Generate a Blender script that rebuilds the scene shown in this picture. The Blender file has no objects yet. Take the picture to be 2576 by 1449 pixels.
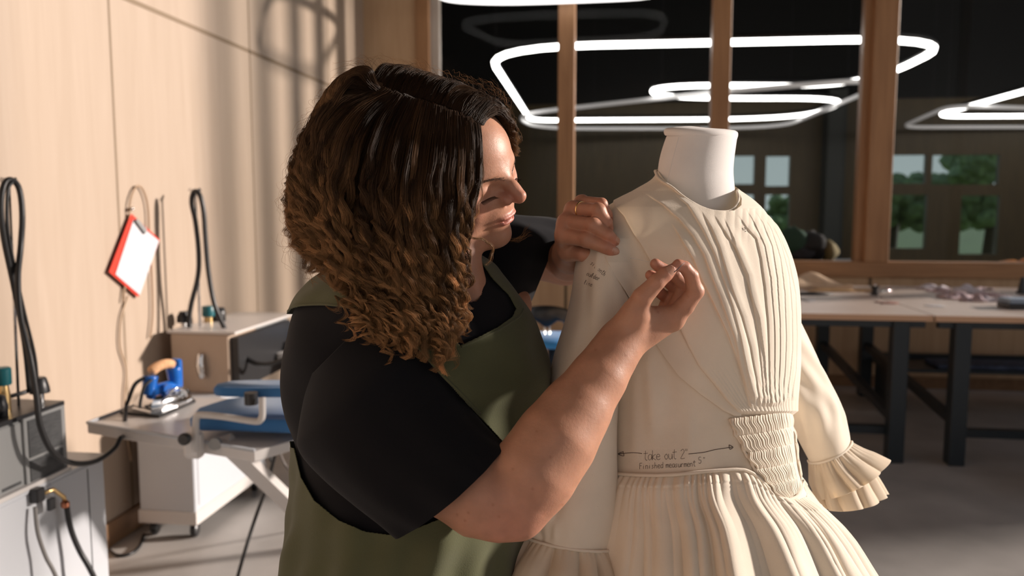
import bpy, math, random
import numpy as np
from mathutils import Matrix, Vector
random.seed(7); rng=np.random.default_rng(7)
SC=bpy.context.scene; COL=SC.collection
# ---------------------------------------------------------------- camera frame
F=2003.0; H=1.5; PIT=math.atan(200/2003.0); YAW=math.radians(7.5)
fh=np.array([-math.sin(YAW),math.cos(YAW),0]); Rt=np.array([math.cos(YAW),math.sin(YAW),0])
FW=fh*math.cos(PIT)+np.array([0,0,-math.sin(PIT)]); UP=np.cross(Rt,FW); OO=np.array([0,0,H])
MAT3=np.array([Rt,UP,FW])
def V(px,py,d):                       # picture direction + distance -> metres in the camera's axes
    return np.stack(np.broadcast_arrays((np.asarray(px,float)-1288)*d/F,(724.5-np.asarray(py,float))*d/F,np.asarray(d,float)),-1)
def W(v): return OO+np.asarray(v)@MAT3 # camera axes -> world
def C(px,py,d): return W(V(px,py,d))
def pl(px,py,ax,val):
    r=Rt*(px-1288)/F+UP*(724.5-py)/F+FW; t=(val-OO[ax])/r[ax]; return OO+r*t
# ---------------------------------------------------------------- materials
def nt(name):
    m=bpy.data.materials.new(name); m.use_nodes=True; n=m.node_tree; b=n.nodes['Principled BSDF']; return m,n,b
def mat(name,col,rough=.5,metal=0,noise=0,nscale=20,bump=0,bscale=200,sheen=0,spec=.5,sss=0,coat=0,stretch=(1,1,1),emit=None,es=0,vcol=None,trans=0,detail=4):
    m,n,b=nt(name); L=n.links; N=n.nodes
    b.inputs['Base Color'].default_value=(*col,1); b.inputs['Roughness'].default_value=rough; b.inputs['Metallic'].default_value=metal
    b.inputs['Specular IOR Level'].default_value=spec; b.inputs['Sheen Weight'].default_value=sheen; b.inputs['Coat Weight'].default_value=coat
    b.inputs['Transmission Weight'].default_value=trans
    if sss:
        b.inputs['Subsurface Weight'].default_value=sss; b.inputs['Subsurface Radius'].default_value=(1,.35,.2); b.inputs['Subsurface Scale'].default_value=.006
    tc=N.new('ShaderNodeTexCoord'); mp=N.new('ShaderNodeMapping'); mp.inputs['Scale'].default_value=stretch; L.new(tc.outputs['Object'],mp.inputs[0])
    src=None
    if vcol:
        a=N.new('ShaderNodeVertexColor'); a.layer_name=vcol; src=a.outputs['Color']
    if noise:
        t=N.new('ShaderNodeTexNoise'); t.inputs['Scale'].default_value=nscale; t.inputs['Detail'].default_value=detail; L.new(mp.outputs[0],t.inputs['Vector'])
        mr=N.new('ShaderNodeMapRange'); mr.inputs[1].default_value=.3; mr.inputs[2].default_value=.7; mr.inputs[3].default_value=1-noise; mr.inputs[4].default_value=1+noise; L.new(t.outputs['Fac'],mr.inputs[0])
        mx=N.new('ShaderNodeVectorMath'); mx.operation='SCALE'; L.new(mr.outputs[0],mx.inputs['Scale'])
        if src: L.new(src,mx.inputs[0])
        else: mx.inputs[0].default_value=col
        src=mx.outputs[0]
    if src: L.new(src,b.inputs['Base Color'])
    if bump:
        t=N.new('ShaderNodeTexNoise'); t.inputs['Scale'].default_value=bscale; t.inputs['Detail'].default_value=3; L.new(mp.outputs[0],t.inputs['Vector'])
        bp=N.new('ShaderNodeBump'); bp.inputs['Strength'].default_value=bump; bp.inputs['Distance'].default_value=.002; L.new(t.outputs['Fac'],bp.inputs['Height']); L.new(bp.outputs[0],b.inputs['Normal'])
    if emit:
        b.inputs['Emission Color'].default_value=(*emit,1); b.inputs['Emission Strength'].default_value=es
    return m
def wood(name,c1,c2,rough=.45,axis=2,sc=1.0,fig=1.0):
    m,n,b=nt(name); L=n.links; N=n.nodes
    tc=N.new('ShaderNodeTexCoord'); mp=N.new('ShaderNodeMapping'); s=[7*sc]*3; s[axis]=.55*sc; mp.inputs['Scale'].default_value=s; L.new(tc.outputs['Object'],mp.inputs[0])
    t=N.new('ShaderNodeTexNoise'); t.inputs['Scale'].default_value=1.4; t.inputs['Detail'].default_value=2; t.inputs['Distortion'].default_value=1.6*fig; L.new(mp.outputs[0],t.inputs['Vector'])
    mp2=N.new('ShaderNodeMapping'); s=[60*sc]*3; s[axis]=2*sc; mp2.inputs['Scale'].default_value=s; L.new(tc.outputs['Object'],mp2.inputs[0])
    t2=N.new('ShaderNodeTexNoise'); t2.inputs['Scale'].default_value=1.5; t2.inputs['Detail'].default_value=5; L.new(mp2.outputs[0],t2.inputs['Vector'])
    ad=N.new('ShaderNodeMath'); ad.operation='MULTIPLY_ADD'; L.new(t2.outputs['Fac'],ad.inputs[0]); ad.inputs[1].default_value=.45; L.new(t.outputs['Fac'],ad.inputs[2])
    r=N.new('ShaderNodeValToRGB'); r.color_ramp.elements[0].position=.45; r.color_ramp.elements[0].color=(*c1,1); r.color_ramp.elements[1].position=1.0; r.color_ramp.elements[1].color=(*c2,1)
    L.new(ad.outputs[0],r.inputs[0]); L.new(r.outputs[0],b.inputs['Base Color']); b.inputs['Roughness'].default_value=rough
    b.inputs['Specular IOR Level'].default_value=.3
    return m
def glassmat(name,tint=(.97,.98,.97)):
    m=bpy.data.materials.new(name); m.use_nodes=True; n=m.node_tree; N=n.nodes; L=n.links; N.clear()
    o=N.new('ShaderNodeOutputMaterial'); mx=N.new('ShaderNodeMixShader'); tr=N.new('ShaderNodeBsdfTransparent'); gl=N.new('ShaderNodeBsdfGlossy'); fr=N.new('ShaderNodeMath'); lw=N.new('ShaderNodeLayerWeight'); lw.inputs[0].default_value=.5; pw=N.new('ShaderNodeMath'); pw.operation='POWER'; pw.inputs[1].default_value=5; L.new(lw.outputs['Facing'],pw.inputs[0]); fr.operation='MULTIPLY_ADD'; L.new(pw.outputs[0],fr.inputs[0]); fr.inputs[1].default_value=.6; fr.inputs[2].default_value=.003
    tr.inputs[0].default_value=(*tint,1); gl.inputs['Roughness'].default_value=.0
    L.new(fr.outputs[0],mx.inputs[0]); L.new(tr.outputs[0],mx.inputs[1]); L.new(gl.outputs[0],mx.inputs[2]); L.new(mx.outputs[0],o.inputs[0]); return m
def emis(name,col,s):
    return mat(name,(.8,.8,.8),emit=col,es=s)
def fabric(name,col,scale=2500,bump=.25,rough=.85,sheen=.2,speck=0,trans=0):
    m,n,b=nt(name); L=n.links; N=n.nodes
    b.inputs['Roughness'].default_value=rough; b.inputs['Sheen Weight'].default_value=sheen; b.inputs['Specular IOR Level'].default_value=.15
    tc=N.new('ShaderNodeTexCoord')
    t=N.new('ShaderNodeTexNoise'); t.inputs['Scale'].default_value=12; t.inputs['Detail'].default_value=4; L.new(tc.outputs['Object'],t.inputs['Vector'])
    mr=N.new('ShaderNodeMapRange'); mr.inputs[1].default_value=.3; mr.inputs[2].default_value=.7; mr.inputs[3].default_value=.93; mr.inputs[4].default_value=1.05; L.new(t.outputs['Fac'],mr.inputs[0])
    fac=mr.outputs[0]
    if speck:
        v=N.new('ShaderNodeTexVoronoi'); v.inputs['Scale'].default_value=130; L.new(tc.outputs['Object'],v.inputs['Vector'])
        s=N.new('ShaderNodeMath'); s.operation='LESS_THAN'; s.inputs[1].default_value=.045; L.new(v.outputs['Distance'],s.inputs[0])
        t3=N.new('ShaderNodeTexNoise'); t3.inputs['Scale'].default_value=60; L.new(tc.outputs['Object'],t3.inputs['Vector'])
        g=N.new('ShaderNodeMath'); g.operation='GREATER_THAN'; g.inputs[1].default_value=.56; L.new(t3.outputs['Fac'],g.inputs[0])
        mm=N.new('ShaderNodeMath'); mm.operation='MULTIPLY'; L.new(s.outputs[0],mm.inputs[0]); L.new(g.outputs[0],mm.inputs[1])
        ms=N.new('ShaderNodeMath'); ms.operation='MULTIPLY_ADD'; ms.inputs[1].default_value=-speck; ms.inputs[2].default_value=1; L.new(mm.outputs[0],ms.inputs[0])
        m3=N.new('ShaderNodeMath'); m3.operation='MULTIPLY'; L.new(fac,m3.inputs[0]); L.new(ms.outputs[0],m3.inputs[1]); fac=m3.outputs[0]
    mx=N.new('ShaderNodeVectorMath'); mx.operation='SCALE'; mx.inputs[0].default_value=col; L.new(fac,mx.inputs['Scale']); L.new(mx.outputs[0],b.inputs['Base Color'])
    w1=N.new('ShaderNodeTexWave'); w1.inputs['Scale'].default_value=scale*.14; w1.bands_direction='Z'; w1.inputs['Distortion'].default_value=2; L.new(tc.outputs['Object'],w1.inputs['Vector'])
    w2=N.new('ShaderNodeTexNoise'); w2.inputs['Scale'].default_value=scale*.35; w2.inputs['Detail'].default_value=2; L.new(tc.outputs['Object'],w2.inputs['Vector'])
    ad=N.new('ShaderNodeMath'); ad.operation='ADD'; w1.inputs['Scale'].default_value=scale*.2; w1.inputs['Distortion'].default_value=9; hm_=N.new('ShaderNodeMath'); hm_.operation='MULTIPLY'; hm_.inputs[1].default_value=.25; L.new(w1.outputs['Fac'],hm_.inputs[0]); L.new(hm_.outputs[0],ad.inputs[0]); L.new(w2.outputs['Fac'],ad.inputs[1])
    bp=N.new('ShaderNodeBump'); bp.inputs['Strength'].default_value=bump; bp.inputs['Distance'].default_value=.0006; L.new(ad.outputs[0],bp.inputs['Height']); L.new(bp.outputs[0],b.inputs['Normal'])
    if trans:
        o=N['Material Output']; ts=N.new('ShaderNodeBsdfTranslucent'); ts.inputs[0].default_value=(col[0],col[1]*.93,col[2]*.78,1); ms=N.new('ShaderNodeMixShader'); ms.inputs[0].default_value=trans
        L.new(b.outputs[0],ms.inputs[1]); L.new(ts.outputs[0],ms.inputs[2]); L.new(ms.outputs[0],o.inputs[0])
    return m
# ---------------------------------------------------------------- mesh helpers
class A:
    def __init__(s): s.v=[]; s.f=[]; s.n=0
    def add(s,v,f):
        v=np.asarray(v,float).reshape(-1,3); s.v.append(v)
        for q in f: s.f.append(tuple(int(i)+s.n for i in q))
        s.n+=len(v); return s
    def box(s,x0,x1,y0,y1,z0,z1,rz=0,bev=0):
        c=((x0+x1)/2,(y0+y1)/2,(z0+z1)/2); h=np.array([(x1-x0)/2,(y1-y0)/2,(z1-z0)/2]); b=min(bev,h.min()*.9)
        v=[];f=[]
        if b<=0:
            for k in (-1,1):
                for j in (-1,1):
                    for i in (-1,1): v.append((i*h[0],j*h[1],k*h[2]))
            f=[(0,2,3,1),(4,5,7,6),(0,1,5,4),(2,6,7,3),(0,4,6,2),(1,3,7,5)]
        else:
            ix={}
            for sx in (-1,1):
                for sy in (-1,1):
                    for sz in (-1,1):
                        for a in range(3):
                            p=[sx*(h[0]-b),sy*(h[1]-b),sz*(h[2]-b)]; p[a]=(sx,sy,sz)[a]*h[a]; ix[(sx,sy,sz,a)]=len(v); v.append(p)
            for a in range(3):
                b1,b2=(a+1)%3,(a+2)%3
                for sg in (-1,1):
                    q=[]
                    for u,w in ((-1,-1),(1,-1),(1,1),(-1,1)):
                        t=[0,0,0]; t[a]=sg; t[b1]=u; t[b2]=w; q.append(ix[(*t,a)])
                    f.append(q if sg>0 else q[::-1])
            for a in range(3):
                b1,b2=(a+1)%3,(a+2)%3
                for s1 in (-1,1):
                    for s2 in (-1,1):
                        def g(sa,ax):
                            t=[0,0,0]; t[a]=sa; t[b1]=s1; t[b2]=s2; return ix[(*t,ax)]
                        f.append([g(-1,b1),g(1,b1),g(1,b2),g(-1,b2)])
            for sx in (-1,1):
                for sy in (-1,1):
                    for sz in (-1,1): f.append([ix[(sx,sy,sz,a)] for a in range(3)])
        v=np.array(v,float)
        if rz:
            cs,sn=math.cos(rz),math.sin(rz); v=np.stack([v[:,0]*cs-v[:,1]*sn,v[:,0]*sn+v[:,1]*cs,v[:,2]],-1)
        return s.add(v+np.array(c),f)
    def bar(s,p,q,w,h,up=(0,0,1)):     # rectangular bar between two points
        p=np.array(p,float);q=np.array(q,float); d=(q-p)/np.linalg.norm(q-p); a=np.cross(d,up)
        if np.linalg.norm(a)<1e-3: a=np.cross(d,(1,0,0))
        a/=np.linalg.norm(a); b=np.cross(a,d); v=[]
        for e in (p,q):
            for i,j in ((-1,-1),(1,-1),(1,1),(-1,1)): v.append(e+a*i*w/2+b*j*h/2)
        return s.add(v,[(3,2,1,0),(4,5,6,7),(0,1,5,4),(1,2,6,5),(2,3,7,6),(3,0,4,7)])
    def tube(s,pts,r,n=10,cap=True,closed=False):
        P=np.array(pts,float); m=len(P); r=np.broadcast_to(r,(m,)).astype(float)
        if closed: T=np.roll(P,-1,0)-np.roll(P,1,0)
        else: T=np.gradient(P,axis=0)
        T/=np.linalg.norm(T,axis=1)[:,None]+1e-12
        a=np.cross(T[0],(0,0,1.)); 
        if np.linalg.norm(a)<.1: a=np.cross(T[0],(1.,0,0))
        a/=np.linalg.norm(a); ang=np.arange(n)*2*math.pi/n; vs=[]
        for i in range(m):
            a=a-T[i]*(a@T[i]); a/=np.linalg.norm(a); b=np.cross(T[i],a)
            vs.append(P[i]+r[i]*(np.cos(ang)[:,None]*a+np.sin(ang)[:,None]*b))
        f=[]; mm=m if closed else m-1
        for i in range(mm):
            i2=(i+1)%m
            for j in range(n): f.append((i*n+j,i*n+(j+1)%n,i2*n+(j+1)%n,i2*n+j))
        if cap and not closed: f.append(tuple(range(n))[::-1]); f.append(tuple((m-1)*n+j for j in range(n)))
        return s.add(np.concatenate(vs),f)
    def lathe(s,prof,c,n=32,axis=None):   # prof: (r,z) list about vertical axis at c
        v=[];f=[]
        for r,z in prof:
            for j in range(n): t=j*2*math.pi/n; v.append((r*math.cos(t),r*math.sin(t),z))
        m=len(prof)
        for i in range(m-1):
            for j in range(n): f.append((i*n+j,i*n+(j+1)%n,(i+1)*n+(j+1)%n,(i+1)*n+j))
        f.append(tuple(range(n))[::-1]); f.append(tuple((m-1)*n+j for j in range(n)))
        v=np.array(v)
        if axis is not None:
            M=np.array(Vector((0,0,1)).rotation_difference(Vector(axis)).to_matrix()); v=v@M.T
        return s.add(v+np.array(c),f)
    def prism(s,poly,z0,z1,bev=0):       # poly: list of (x,y)
        p=np.array(poly,float)[:,:2]; m=len(p)
        ar=sum(p[i][0]*p[(i+1)%m][1]-p[(i+1)%m][0]*p[i][1] for i in range(m))
        if ar<0: p=p[::-1]
        rings=[(0,z0),(0,z1)]
        if bev: rings=[(bev,z0),(0,z0+bev),(0,z1-bev),(bev,z1)]
        c=p.mean(0); v=[]
        for ins,z in rings:
            for q in p:
                d=c-q; l=np.linalg.norm(d); qq=q+d/l*ins; v.append((qq[0],qq[1],z))
        f=[]
        for k in range(len(rings)-1):
            for j in range(m): f.append((k*m+j,k*m+(j+1)%m,(k+1)*m+(j+1)%m,(k+1)*m+j))
        f.append(tuple(range(m))[::-1]); f.append(tuple((len(rings)-1)*m+j for j in range(m)))
        return s.add(v,f)
def mesh_obj(name,v,f,m,parent=None,smooth=True,colors=None,loc=None):
    v=np.asarray(v,float)
    me=bpy.data.meshes.new(name)
    me.vertices.add(len(v)); me.vertices.foreach_set('co',v.astype(np.float32).ravel())
    if isinstance(f,np.ndarray):
        k=f.shape[1]; me.loops.add(f.size); me.loops.foreach_set('vertex_index',f.astype(np.int32).ravel())
        me.polygons.add(len(f)); me.polygons.foreach_set('loop_start',np.arange(0,f.size,k,dtype=np.int32)); me.polygons.foreach_set('loop_total',np.full(len(f),k,np.int32))
        nf=len(f)
    else:
        lt=np.array([len(q) for q in f],np.int32); me.loops.add(int(lt.sum())); me.loops.foreach_set('vertex_index',np.fromiter((i for q in f for i in q),np.int32))
        me.polygons.add(len(f)); me.polygons.foreach_set('loop_start',np.concatenate([[0],np.cumsum(lt)[:-1]]).astype(np.int32)); me.polygons.foreach_set('loop_total',lt); nf=len(f)
    me.update(calc_edges=True)
    me.polygons.foreach_set('use_smooth',np.full(nf,bool(smooth)))
    if colors is not None:
        ca=me.color_attributes.new('col','FLOAT_COLOR','POINT'); c4=np.ones((len(v),4),np.float32); c4[:,:3]=colors; ca.data.foreach_set('color',c4.ravel())
    me.materials.append(m)
    o=bpy.data.objects.new(name,me); COL.objects.link(o)
    if parent is not None: o.parent=parent; o.matrix_parent_inverse=pinv(parent) if parent.type=='EMPTY' else Matrix.Identity(4)
    return o
def pinv(p):
    M=Matrix.Identity(4); q=p
    T=Vector((0,0,0))
    while q is not None: T+=q.location; q=q.parent if (q.parent and q.parent.type=='EMPTY') else None
    return Matrix.Translation(-T)
def obj(name,a,m,parent=None,smooth=False,auto=None):
    if parent is not None and parent.type!='EMPTY':
        o=mesh_obj(name,np.concatenate(a.v),a.f,m,None,smooth); o.parent=parent; o.matrix_parent_inverse=Matrix.Identity(4)
        if parent.parent is not None: pass
    else: o=mesh_obj(name,np.concatenate(a.v),a.f,m,parent,smooth)
    if smooth and auto:
        try: o.data.set_sharp_from_angle(angle=math.radians(auto))
        except Exception: pass
    return o
def tag(o,label=None,cat=None,group=None,kind=None):
    if label: o['label']=label
    if cat: o['category']=cat
    if group: o['group']=group
    if kind: o['kind']=kind
    return o
def thing(name,label,cat,loc,group=None):
    o=bpy.data.objects.new(name,None); COL.objects.link(o); o.empty_display_size=.05; o.location=[float(x) for x in loc]; return tag(o,label,cat,group)
def struct(name,a,m,smooth=False): return tag(obj(name,a,m,None,smooth),kind='structure')
def spline(P,n):
    P=np.array(P,float); m=len(P); t=np.linspace(0,m-1,n); i=np.clip(t.astype(int),0,m-2); u=(t-i)[:,None]
    p0=P[np.clip(i-1,0,m-1)];p1=P[i];p2=P[i+1];p3=P[np.clip(i+2,0,m-1)]
    return .5*((2*p1)+(-p0+p2)*u+(2*p0-5*p1+4*p2-p3)*u*u+(-p0+3*p1-3*p2+p3)*u**3)
def sp1(tab,y):                        # smooth 1-D interpolation of a table [(y,a,b,...)]
    T=np.array(tab,float); y=np.asarray(y,float); out=[]
    x=T[:,0]
    for k in range(1,T.shape[1]):
        yv=T[:,k]; m=np.gradient(yv,x); i=np.clip(np.searchsorted(x,y)-1,0,len(x)-2); h=x[i+1]-x[i]; t=np.clip((y-x[i])/h,0,1)
        out.append((2*t**3-3*t*t+1)*yv[i]+(t**3-2*t*t+t)*h*m[i]+(-2*t**3+3*t*t)*yv[i+1]+(t**3-t*t)*h*m[i+1])
    return out if len(out)>1 else out[0]
# ---------------------------------------------------------------- shared materials
M_ply=wood('pale_plywood',(.44,.348,.275),(.40,.312,.24))
M_ply2=wood('window_wall_plywood',(.62,.43,.27),(.50,.33,.2))
M_post=wood('timber_post',(.42,.23,.115),(.30,.155,.075),sc=1.3)
M_postx=wood('timber_rail',(.42,.23,.115),(.30,.155,.075),axis=0,sc=1.3)
M_groove=mat('panel_joint',(.22,.16,.105),.8)
M_base=wood('baseboard_wood',(.28,.16,.085),(.2,.11,.06),axis=1)
M_floor=mat('concrete_floor',(.43,.405,.385),.5,noise=.16,nscale=3,bump=.1,bscale=40,detail=8)
M_black=mat('black_ceiling',(.006,.007,.007),.8)
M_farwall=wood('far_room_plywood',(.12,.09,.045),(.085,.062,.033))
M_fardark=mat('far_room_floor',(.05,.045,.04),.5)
M_white=mat('white_enamel',(.52,.54,.575),.35)
M_whitew=mat('white_painted_metal',(.6,.57,.55),.3)
M_grey=mat('grey_painted_metal',(.27,.275,.275),.4)
M_grille=mat('dark_grille',(.06,.062,.065),.5,noise=.4,nscale=40,stretch=(1,1,12))
M_rub=mat('black_rubber',(.012,.012,.013),.4)
M_plast=mat('black_plastic',(.02,.02,.022),.35)
M_chrome=mat('chrome',(.75,.75,.76),.12,1)
M_brass=mat('brass',(.6,.42,.2),.3,1)
M_gold=mat('gold',(.95,.62,.25),.15,1)
M_teal=mat('teal_plastic',(.005,.10,.12),.4)
M_blue=mat('blue_plastic',(.01,.13,.52),.3)
M_bluec=fabric('blue_cover',(.05,.17,.40),900,.3)
M_blueb=fabric('bright_blue_cover',(.05,.26,.62),900,.3)
M_cork=mat('cork_handle',(.75,.42,.22),.8,noise=.2,nscale=60)
M_red=mat('red_board',(.62,.045,.025),.4)
M_paper=mat('white_paper',(.58,.57,.60),.7)
M_navy=mat('dark_steel',(.012,.02,.028),.4)
M_tabtop=mat('laminate_table_top',(.55,.455,.40),.35,noise=.05,nscale=5)
M_tabedge=mat('plywood_edge',(.62,.38,.24),.5)
M_lamp=emis('lit_lamp',(1,.97,.95),9); M_lampn=emis('near_lamp',(1,.97,.95),2.2)
M_ringrefl=emis('ring_reflection',(1,.93,.90),.16)  # weak glow for the ring lights' faint reflections in the glazing
M_glass=glassmat('pane_glass',(.93,.93,.92)); M_glassf=glassmat('tinted_glass',(.66,.76,.80))  # blue tint on the far panes stands in for bluish sky light
M_orange=mat('orange_plastic',(.7,.25,.03),.5)
# ================================================================ THE ROOM
BW=6.95; LW=-2.23; CH=5.6; FC=7.2; RW=4.9; FY=17.6
struct('floor',A().box(LW-.1,RW+.1,-3.0,BW,-.08,0),M_floor)
struct('wall_left',A().box(LW-.12,LW,-3.0,BW,0,CH),M_ply)
g=A()
for y in (-1.0,.6,1.97,3.345,4.71,6.06): g.box(LW-.001,LW+.0015,y-.006,y+.006,.1,CH)
tag(obj('trim_1',g,M_groove),kind='structure')
tag(obj('trim_2',A().box(LW-.001,LW+.0015,-3,BW,2.44,2.462),M_groove),kind='structure')
struct('baseboard_left',A().box(LW,LW+.012,-3,BW,0,.11),M_base)
struct('ceiling',A().box(LW-.1,RW+.1,-3.0,BW+.1,CH,CH+.1),M_black)
# wall behind the camera, side wall on the right with tall windows
w=A().box(LW,-1.9,-3.1,-3.0,0,CH).box(4.5,RW,-3.1,-3.0,0,CH).box(-1.9,4.5,-3.1,-3.0,3.6,CH).box(-1.9,4.5,-3.1,-3,0,.7)  # unseen window opening sized for fill light from behind the camera
struct('wall_back',w,M_ply)
w=A().box(RW,RW+.12,-3.1,-1.6,0,CH).box(RW,RW+.12,-1.6,BW,0,.35).box(RW,RW+.12,-1.6,BW,5.4,CH)
for y in (-1.6,1.4,4.45,): w.box(RW,RW+.12,y-.05,y+.05,.35,5.4)
w.box(RW,RW+.12,BW-.1,BW+.1,.0,CH)
struct('wall_right',w,M_ply)
# glazed partition
w=A().box(LW,-1.75,BW,BW+.12,0,CH).box(-1.75,RW,BW,BW+.12,0,.93)
struct('wall_front',w,M_ply2)
g=A()
for x in (-.44,.84,2.10,3.4): g.box(x-.012,x+.012,BW-.002,BW+.001,.1,.93)
tag(obj('trim_3',g,mat('dark_joint',(.12,.085,.05),.8)),kind='structure')
struct('baseboard_front',A().box(LW,RW,BW-.012,BW,0,.1),M_base)
struct('trim_4',A().box(-1.75,RW,BW-.035,BW+.13,.93,1.06,bev=.004),M_postx)
def post(n,x0,x1): struct('trim_%d'%n,A().box(x0,x1,BW-.04,BW+.14,1.06,CH,bev=.004),M_post)
post(5,-1.75,-1.635); post(6,-.515,-.375); post(7,.765,.915); post(8,2.035,2.225); post(9,3.46,3.62)
struct('trim_10',A().box(1.975,2.035,BW+.02,BW+.12,1.06,CH),M_post)
for i,(x0,x1) in enumerate(((-1.635,-.515),(-.375,.765),(.915,1.975),(2.225,3.46),(3.62,4.85))):
    tag(obj('window_%d'%(i+1),A().box(x0,x1,BW+.05,BW+.056,1.06,CH),M_glass),kind='structure')
struct('trim_11',A().box(-1.635,-1.56,BW+.03,BW+.1,1.06,CH),mat('pale_steel_trim',(.5,.45,.4),.5))
# room beyond the glass
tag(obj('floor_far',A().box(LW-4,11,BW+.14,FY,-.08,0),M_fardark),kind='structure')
tag(obj('ceiling_far',A().box(LW-4,11,BW+.14,FY,FC,FC+.1),M_black),kind='structure')  # unseen roof raised so the sun can reach the left wall
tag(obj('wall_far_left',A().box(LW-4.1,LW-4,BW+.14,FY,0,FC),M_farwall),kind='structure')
tag(obj('wall_far_right',A().box(11,11.1,BW+.14,FY,0,3.1).box(11,11.1,11.5,FY,3.1,FC).box(11,11.1,BW,BW+.3,4.1,FC),M_farwall),kind='structure')  # unseen clerestory opening added to let sun through to the left wall
def fx(px,py): q=pl(px,py,1,FY); return q[0],q[2]
holes=[]
for a in ((1745,393,1897,463),(1928,393,1986,468),(1745,490,1893,640),(1926,490,1982,640),(2232,390,2328,462),(2347,390,2512,464),(2232,490,2327,625),(2420,492,2508,640)):
    x0,z1=fx(a[0],a[1]); x1,z0=fx(a[2],a[3]); holes.append((x0,x1,z0,z1))
xs=sorted({LW-4,11.,*[round(h[0],4) for h in holes],*[round(h[1],4) for h in holes]}); zs=sorted({0.,3.75,*[round(h[2],4) for h in holes],*[round(h[3],4) for h in holes]})
w=A()
for i in range(len(xs)-1):
    for j in range(len(zs)-1):
        cx,cz=(xs[i]+xs[i+1])/2,(zs[j]+zs[j+1])/2
        if not any(h[0]-1e-3<cx<h[1]+1e-3 and h[2]-1e-3<cz<h[3]+1e-3 for h in holes): w.box(xs[i],xs[i+1],FY,FY+.15,zs[j],zs[j+1])
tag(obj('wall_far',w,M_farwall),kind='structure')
tag(obj('wall_far_upper',A().box(LW-4,11,FY,FY+.15,3.75,FC),M_black),kind='structure')  # black upper wall added under the raised roof, reads as dark ceiling
w=A().box(LW-4,LW,BW,BW+.14,0,FC).box(RW,11,BW,BW+.14,0,1.7).box(LW,RW,BW,BW+.14,CH,FC); tag(obj('wall_far_near',w,M_black),kind='structure')  # unseen right part cut low so the sun passes over it
x0,_=fx(2065,400); x1,_=fx(2110,400)
tag(obj('trim_12',A().box(x0,x1,FY-.5,FY-.01,0,3.9),mat('dark_column',(.035,.04,.035),.6)),kind='structure')
for i,h in enumerate(holes): tag(obj('window_%d'%(i+6),A().box(h[0],h[1],FY+.06,FY+.066,h[2],h[3]),M_glassf),kind='structure')
struct('floor_outside',A().box(-30,60,FY+.2,80,-.3,-.2),mat('grass_ground',(.12,.16,.05),.9,noise=.3,nscale=2))
# trees outside the far windows
M_leaf=mat('tree_leaves',(.20,.28,.11),.7,noise=.45,nscale=6,bump=.5,bscale=8)
M_bark=mat('tree_bark',(.1,.07,.05),.9)
def tree(px,base,d,hh,lab):
    q=C(px,500,d); x,y=q[0],q[1]; t=thing('tree',lab,'tree',(x,y,-.2))
    obj('trunk',A().tube([(x,y,-.2),(x+.1,y,hh*.45),(x,y+.1,hh*.7)],[.16,.12,.07]),M_bark,t,True)
    v=[];f=[];a=A(); r=random.Random(int(px))
    for k in range(46):
        th=r.random()*6.28; rr=r.random()**.5*hh*.38; zz=hh*(.35+.55*r.random()); s=hh*.12*(.7+.6*r.random()); c=np.array([x+rr*math.cos(th),y+rr*math.sin(th),zz])
        n1,n2=8,6; vv=[];ff=[]
        for i in range(n2+1):
            for j in range(n1):
                p=math.pi*i/n2; u=2*math.pi*j/n1; q2=s*(1+.35*(r.random()-.5)); vv.append(c+q2*np.array([math.sin(p)*math.cos(u),math.sin(p)*math.sin(u),math.cos(p)*.8]))
        for i in range(n2):
            for j in range(n1): ff.append((i*n1+j,i*n1+(j+1)%n1,(i+1)*n1+(j+1)%n1,(i+1)*n1+j))
        a.add(vv,ff)
    obj('crown',a,M_leaf,t,False)
tree(1800,0,25,2.0,'green tree seen through the far window left of the dress form neck')
tree(1985,0,30,2.0,'low green tree filling the lower narrow window right of the dress form')
tree(2245,0,23,2.5,'green tree behind the far window just right of the wide timber post')
tree(2385,0,28,2.7,'tree in the middle of the rightmost upper far window')
tree(2490,0,22,3.3,'green tree at the right side of the rightmost far windows')
# ================================================================ LAMPS
def rloop(pts,rad,n=8):                # rounded polyline through world corner points (closed)
    out=[];m=len(pts)
    for i in range(m):
        p0,p1,p2=(np.array(pts[(i+k-1)%m],float) for k in range(3)); a=(p0-p1);b=(p2-p1);la,lb=np.linalg.norm(a),np.linalg.norm(b); r=rad[i]
        s=p1+a/la*min(r,la*.48); e=p1+b/lb*min(r,lb*.48)
        for t in np.linspace(0,1,n): out.append((1-t)**2*s+2*t*(1-t)*p1+t*t*e)
    return out
def lamp(pp,rad,z,label,name='ring_light',m=None,w=.05,group=None,wires=True):
    P=[pl(a,b,2,z) for a,b in pp]; L=rloop(P,rad)
    c=np.mean(P,0); t=thing(name,label,'light',(c[0],c[1],z),group)
    a=A(); a.tube(L,w*.72,8,closed=True); obj('diffuser',a,m or M_lamp,t,True)
    b=A(); b.tube([q+np.array([0,0,w*.75]) for q in L],w*.8,6,closed=True); obj('housing',b,M_plast if m is None else m,t,True)
    if wires:
        top=CH if c[1]<BW else FC
        for k in (0,len(L)//3,2*len(L)//3): obj('suspension_wire',A().tube([L[k],(L[k][0],L[k][1],top)],.003,4),M_plast,t)
    return t
lamp([(1215,118),(2425,92),(2245,182),(2090,215),(1640,212),(1645,246),(2150,246),(2020,298),(1335,302)],[1.2,1.2,.6,.8,1.6,1.6,1.0,2,.5],3.2,'large bright looping ring light hanging behind the glass, spanning three panes',w=.055)
lamp([(2345,292),(2900,140),(3300,160),(2950,289)],[.6,1,1,.6],3.2,'bright ring light behind the glass at the right edge of the photo',w=.055)
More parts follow.
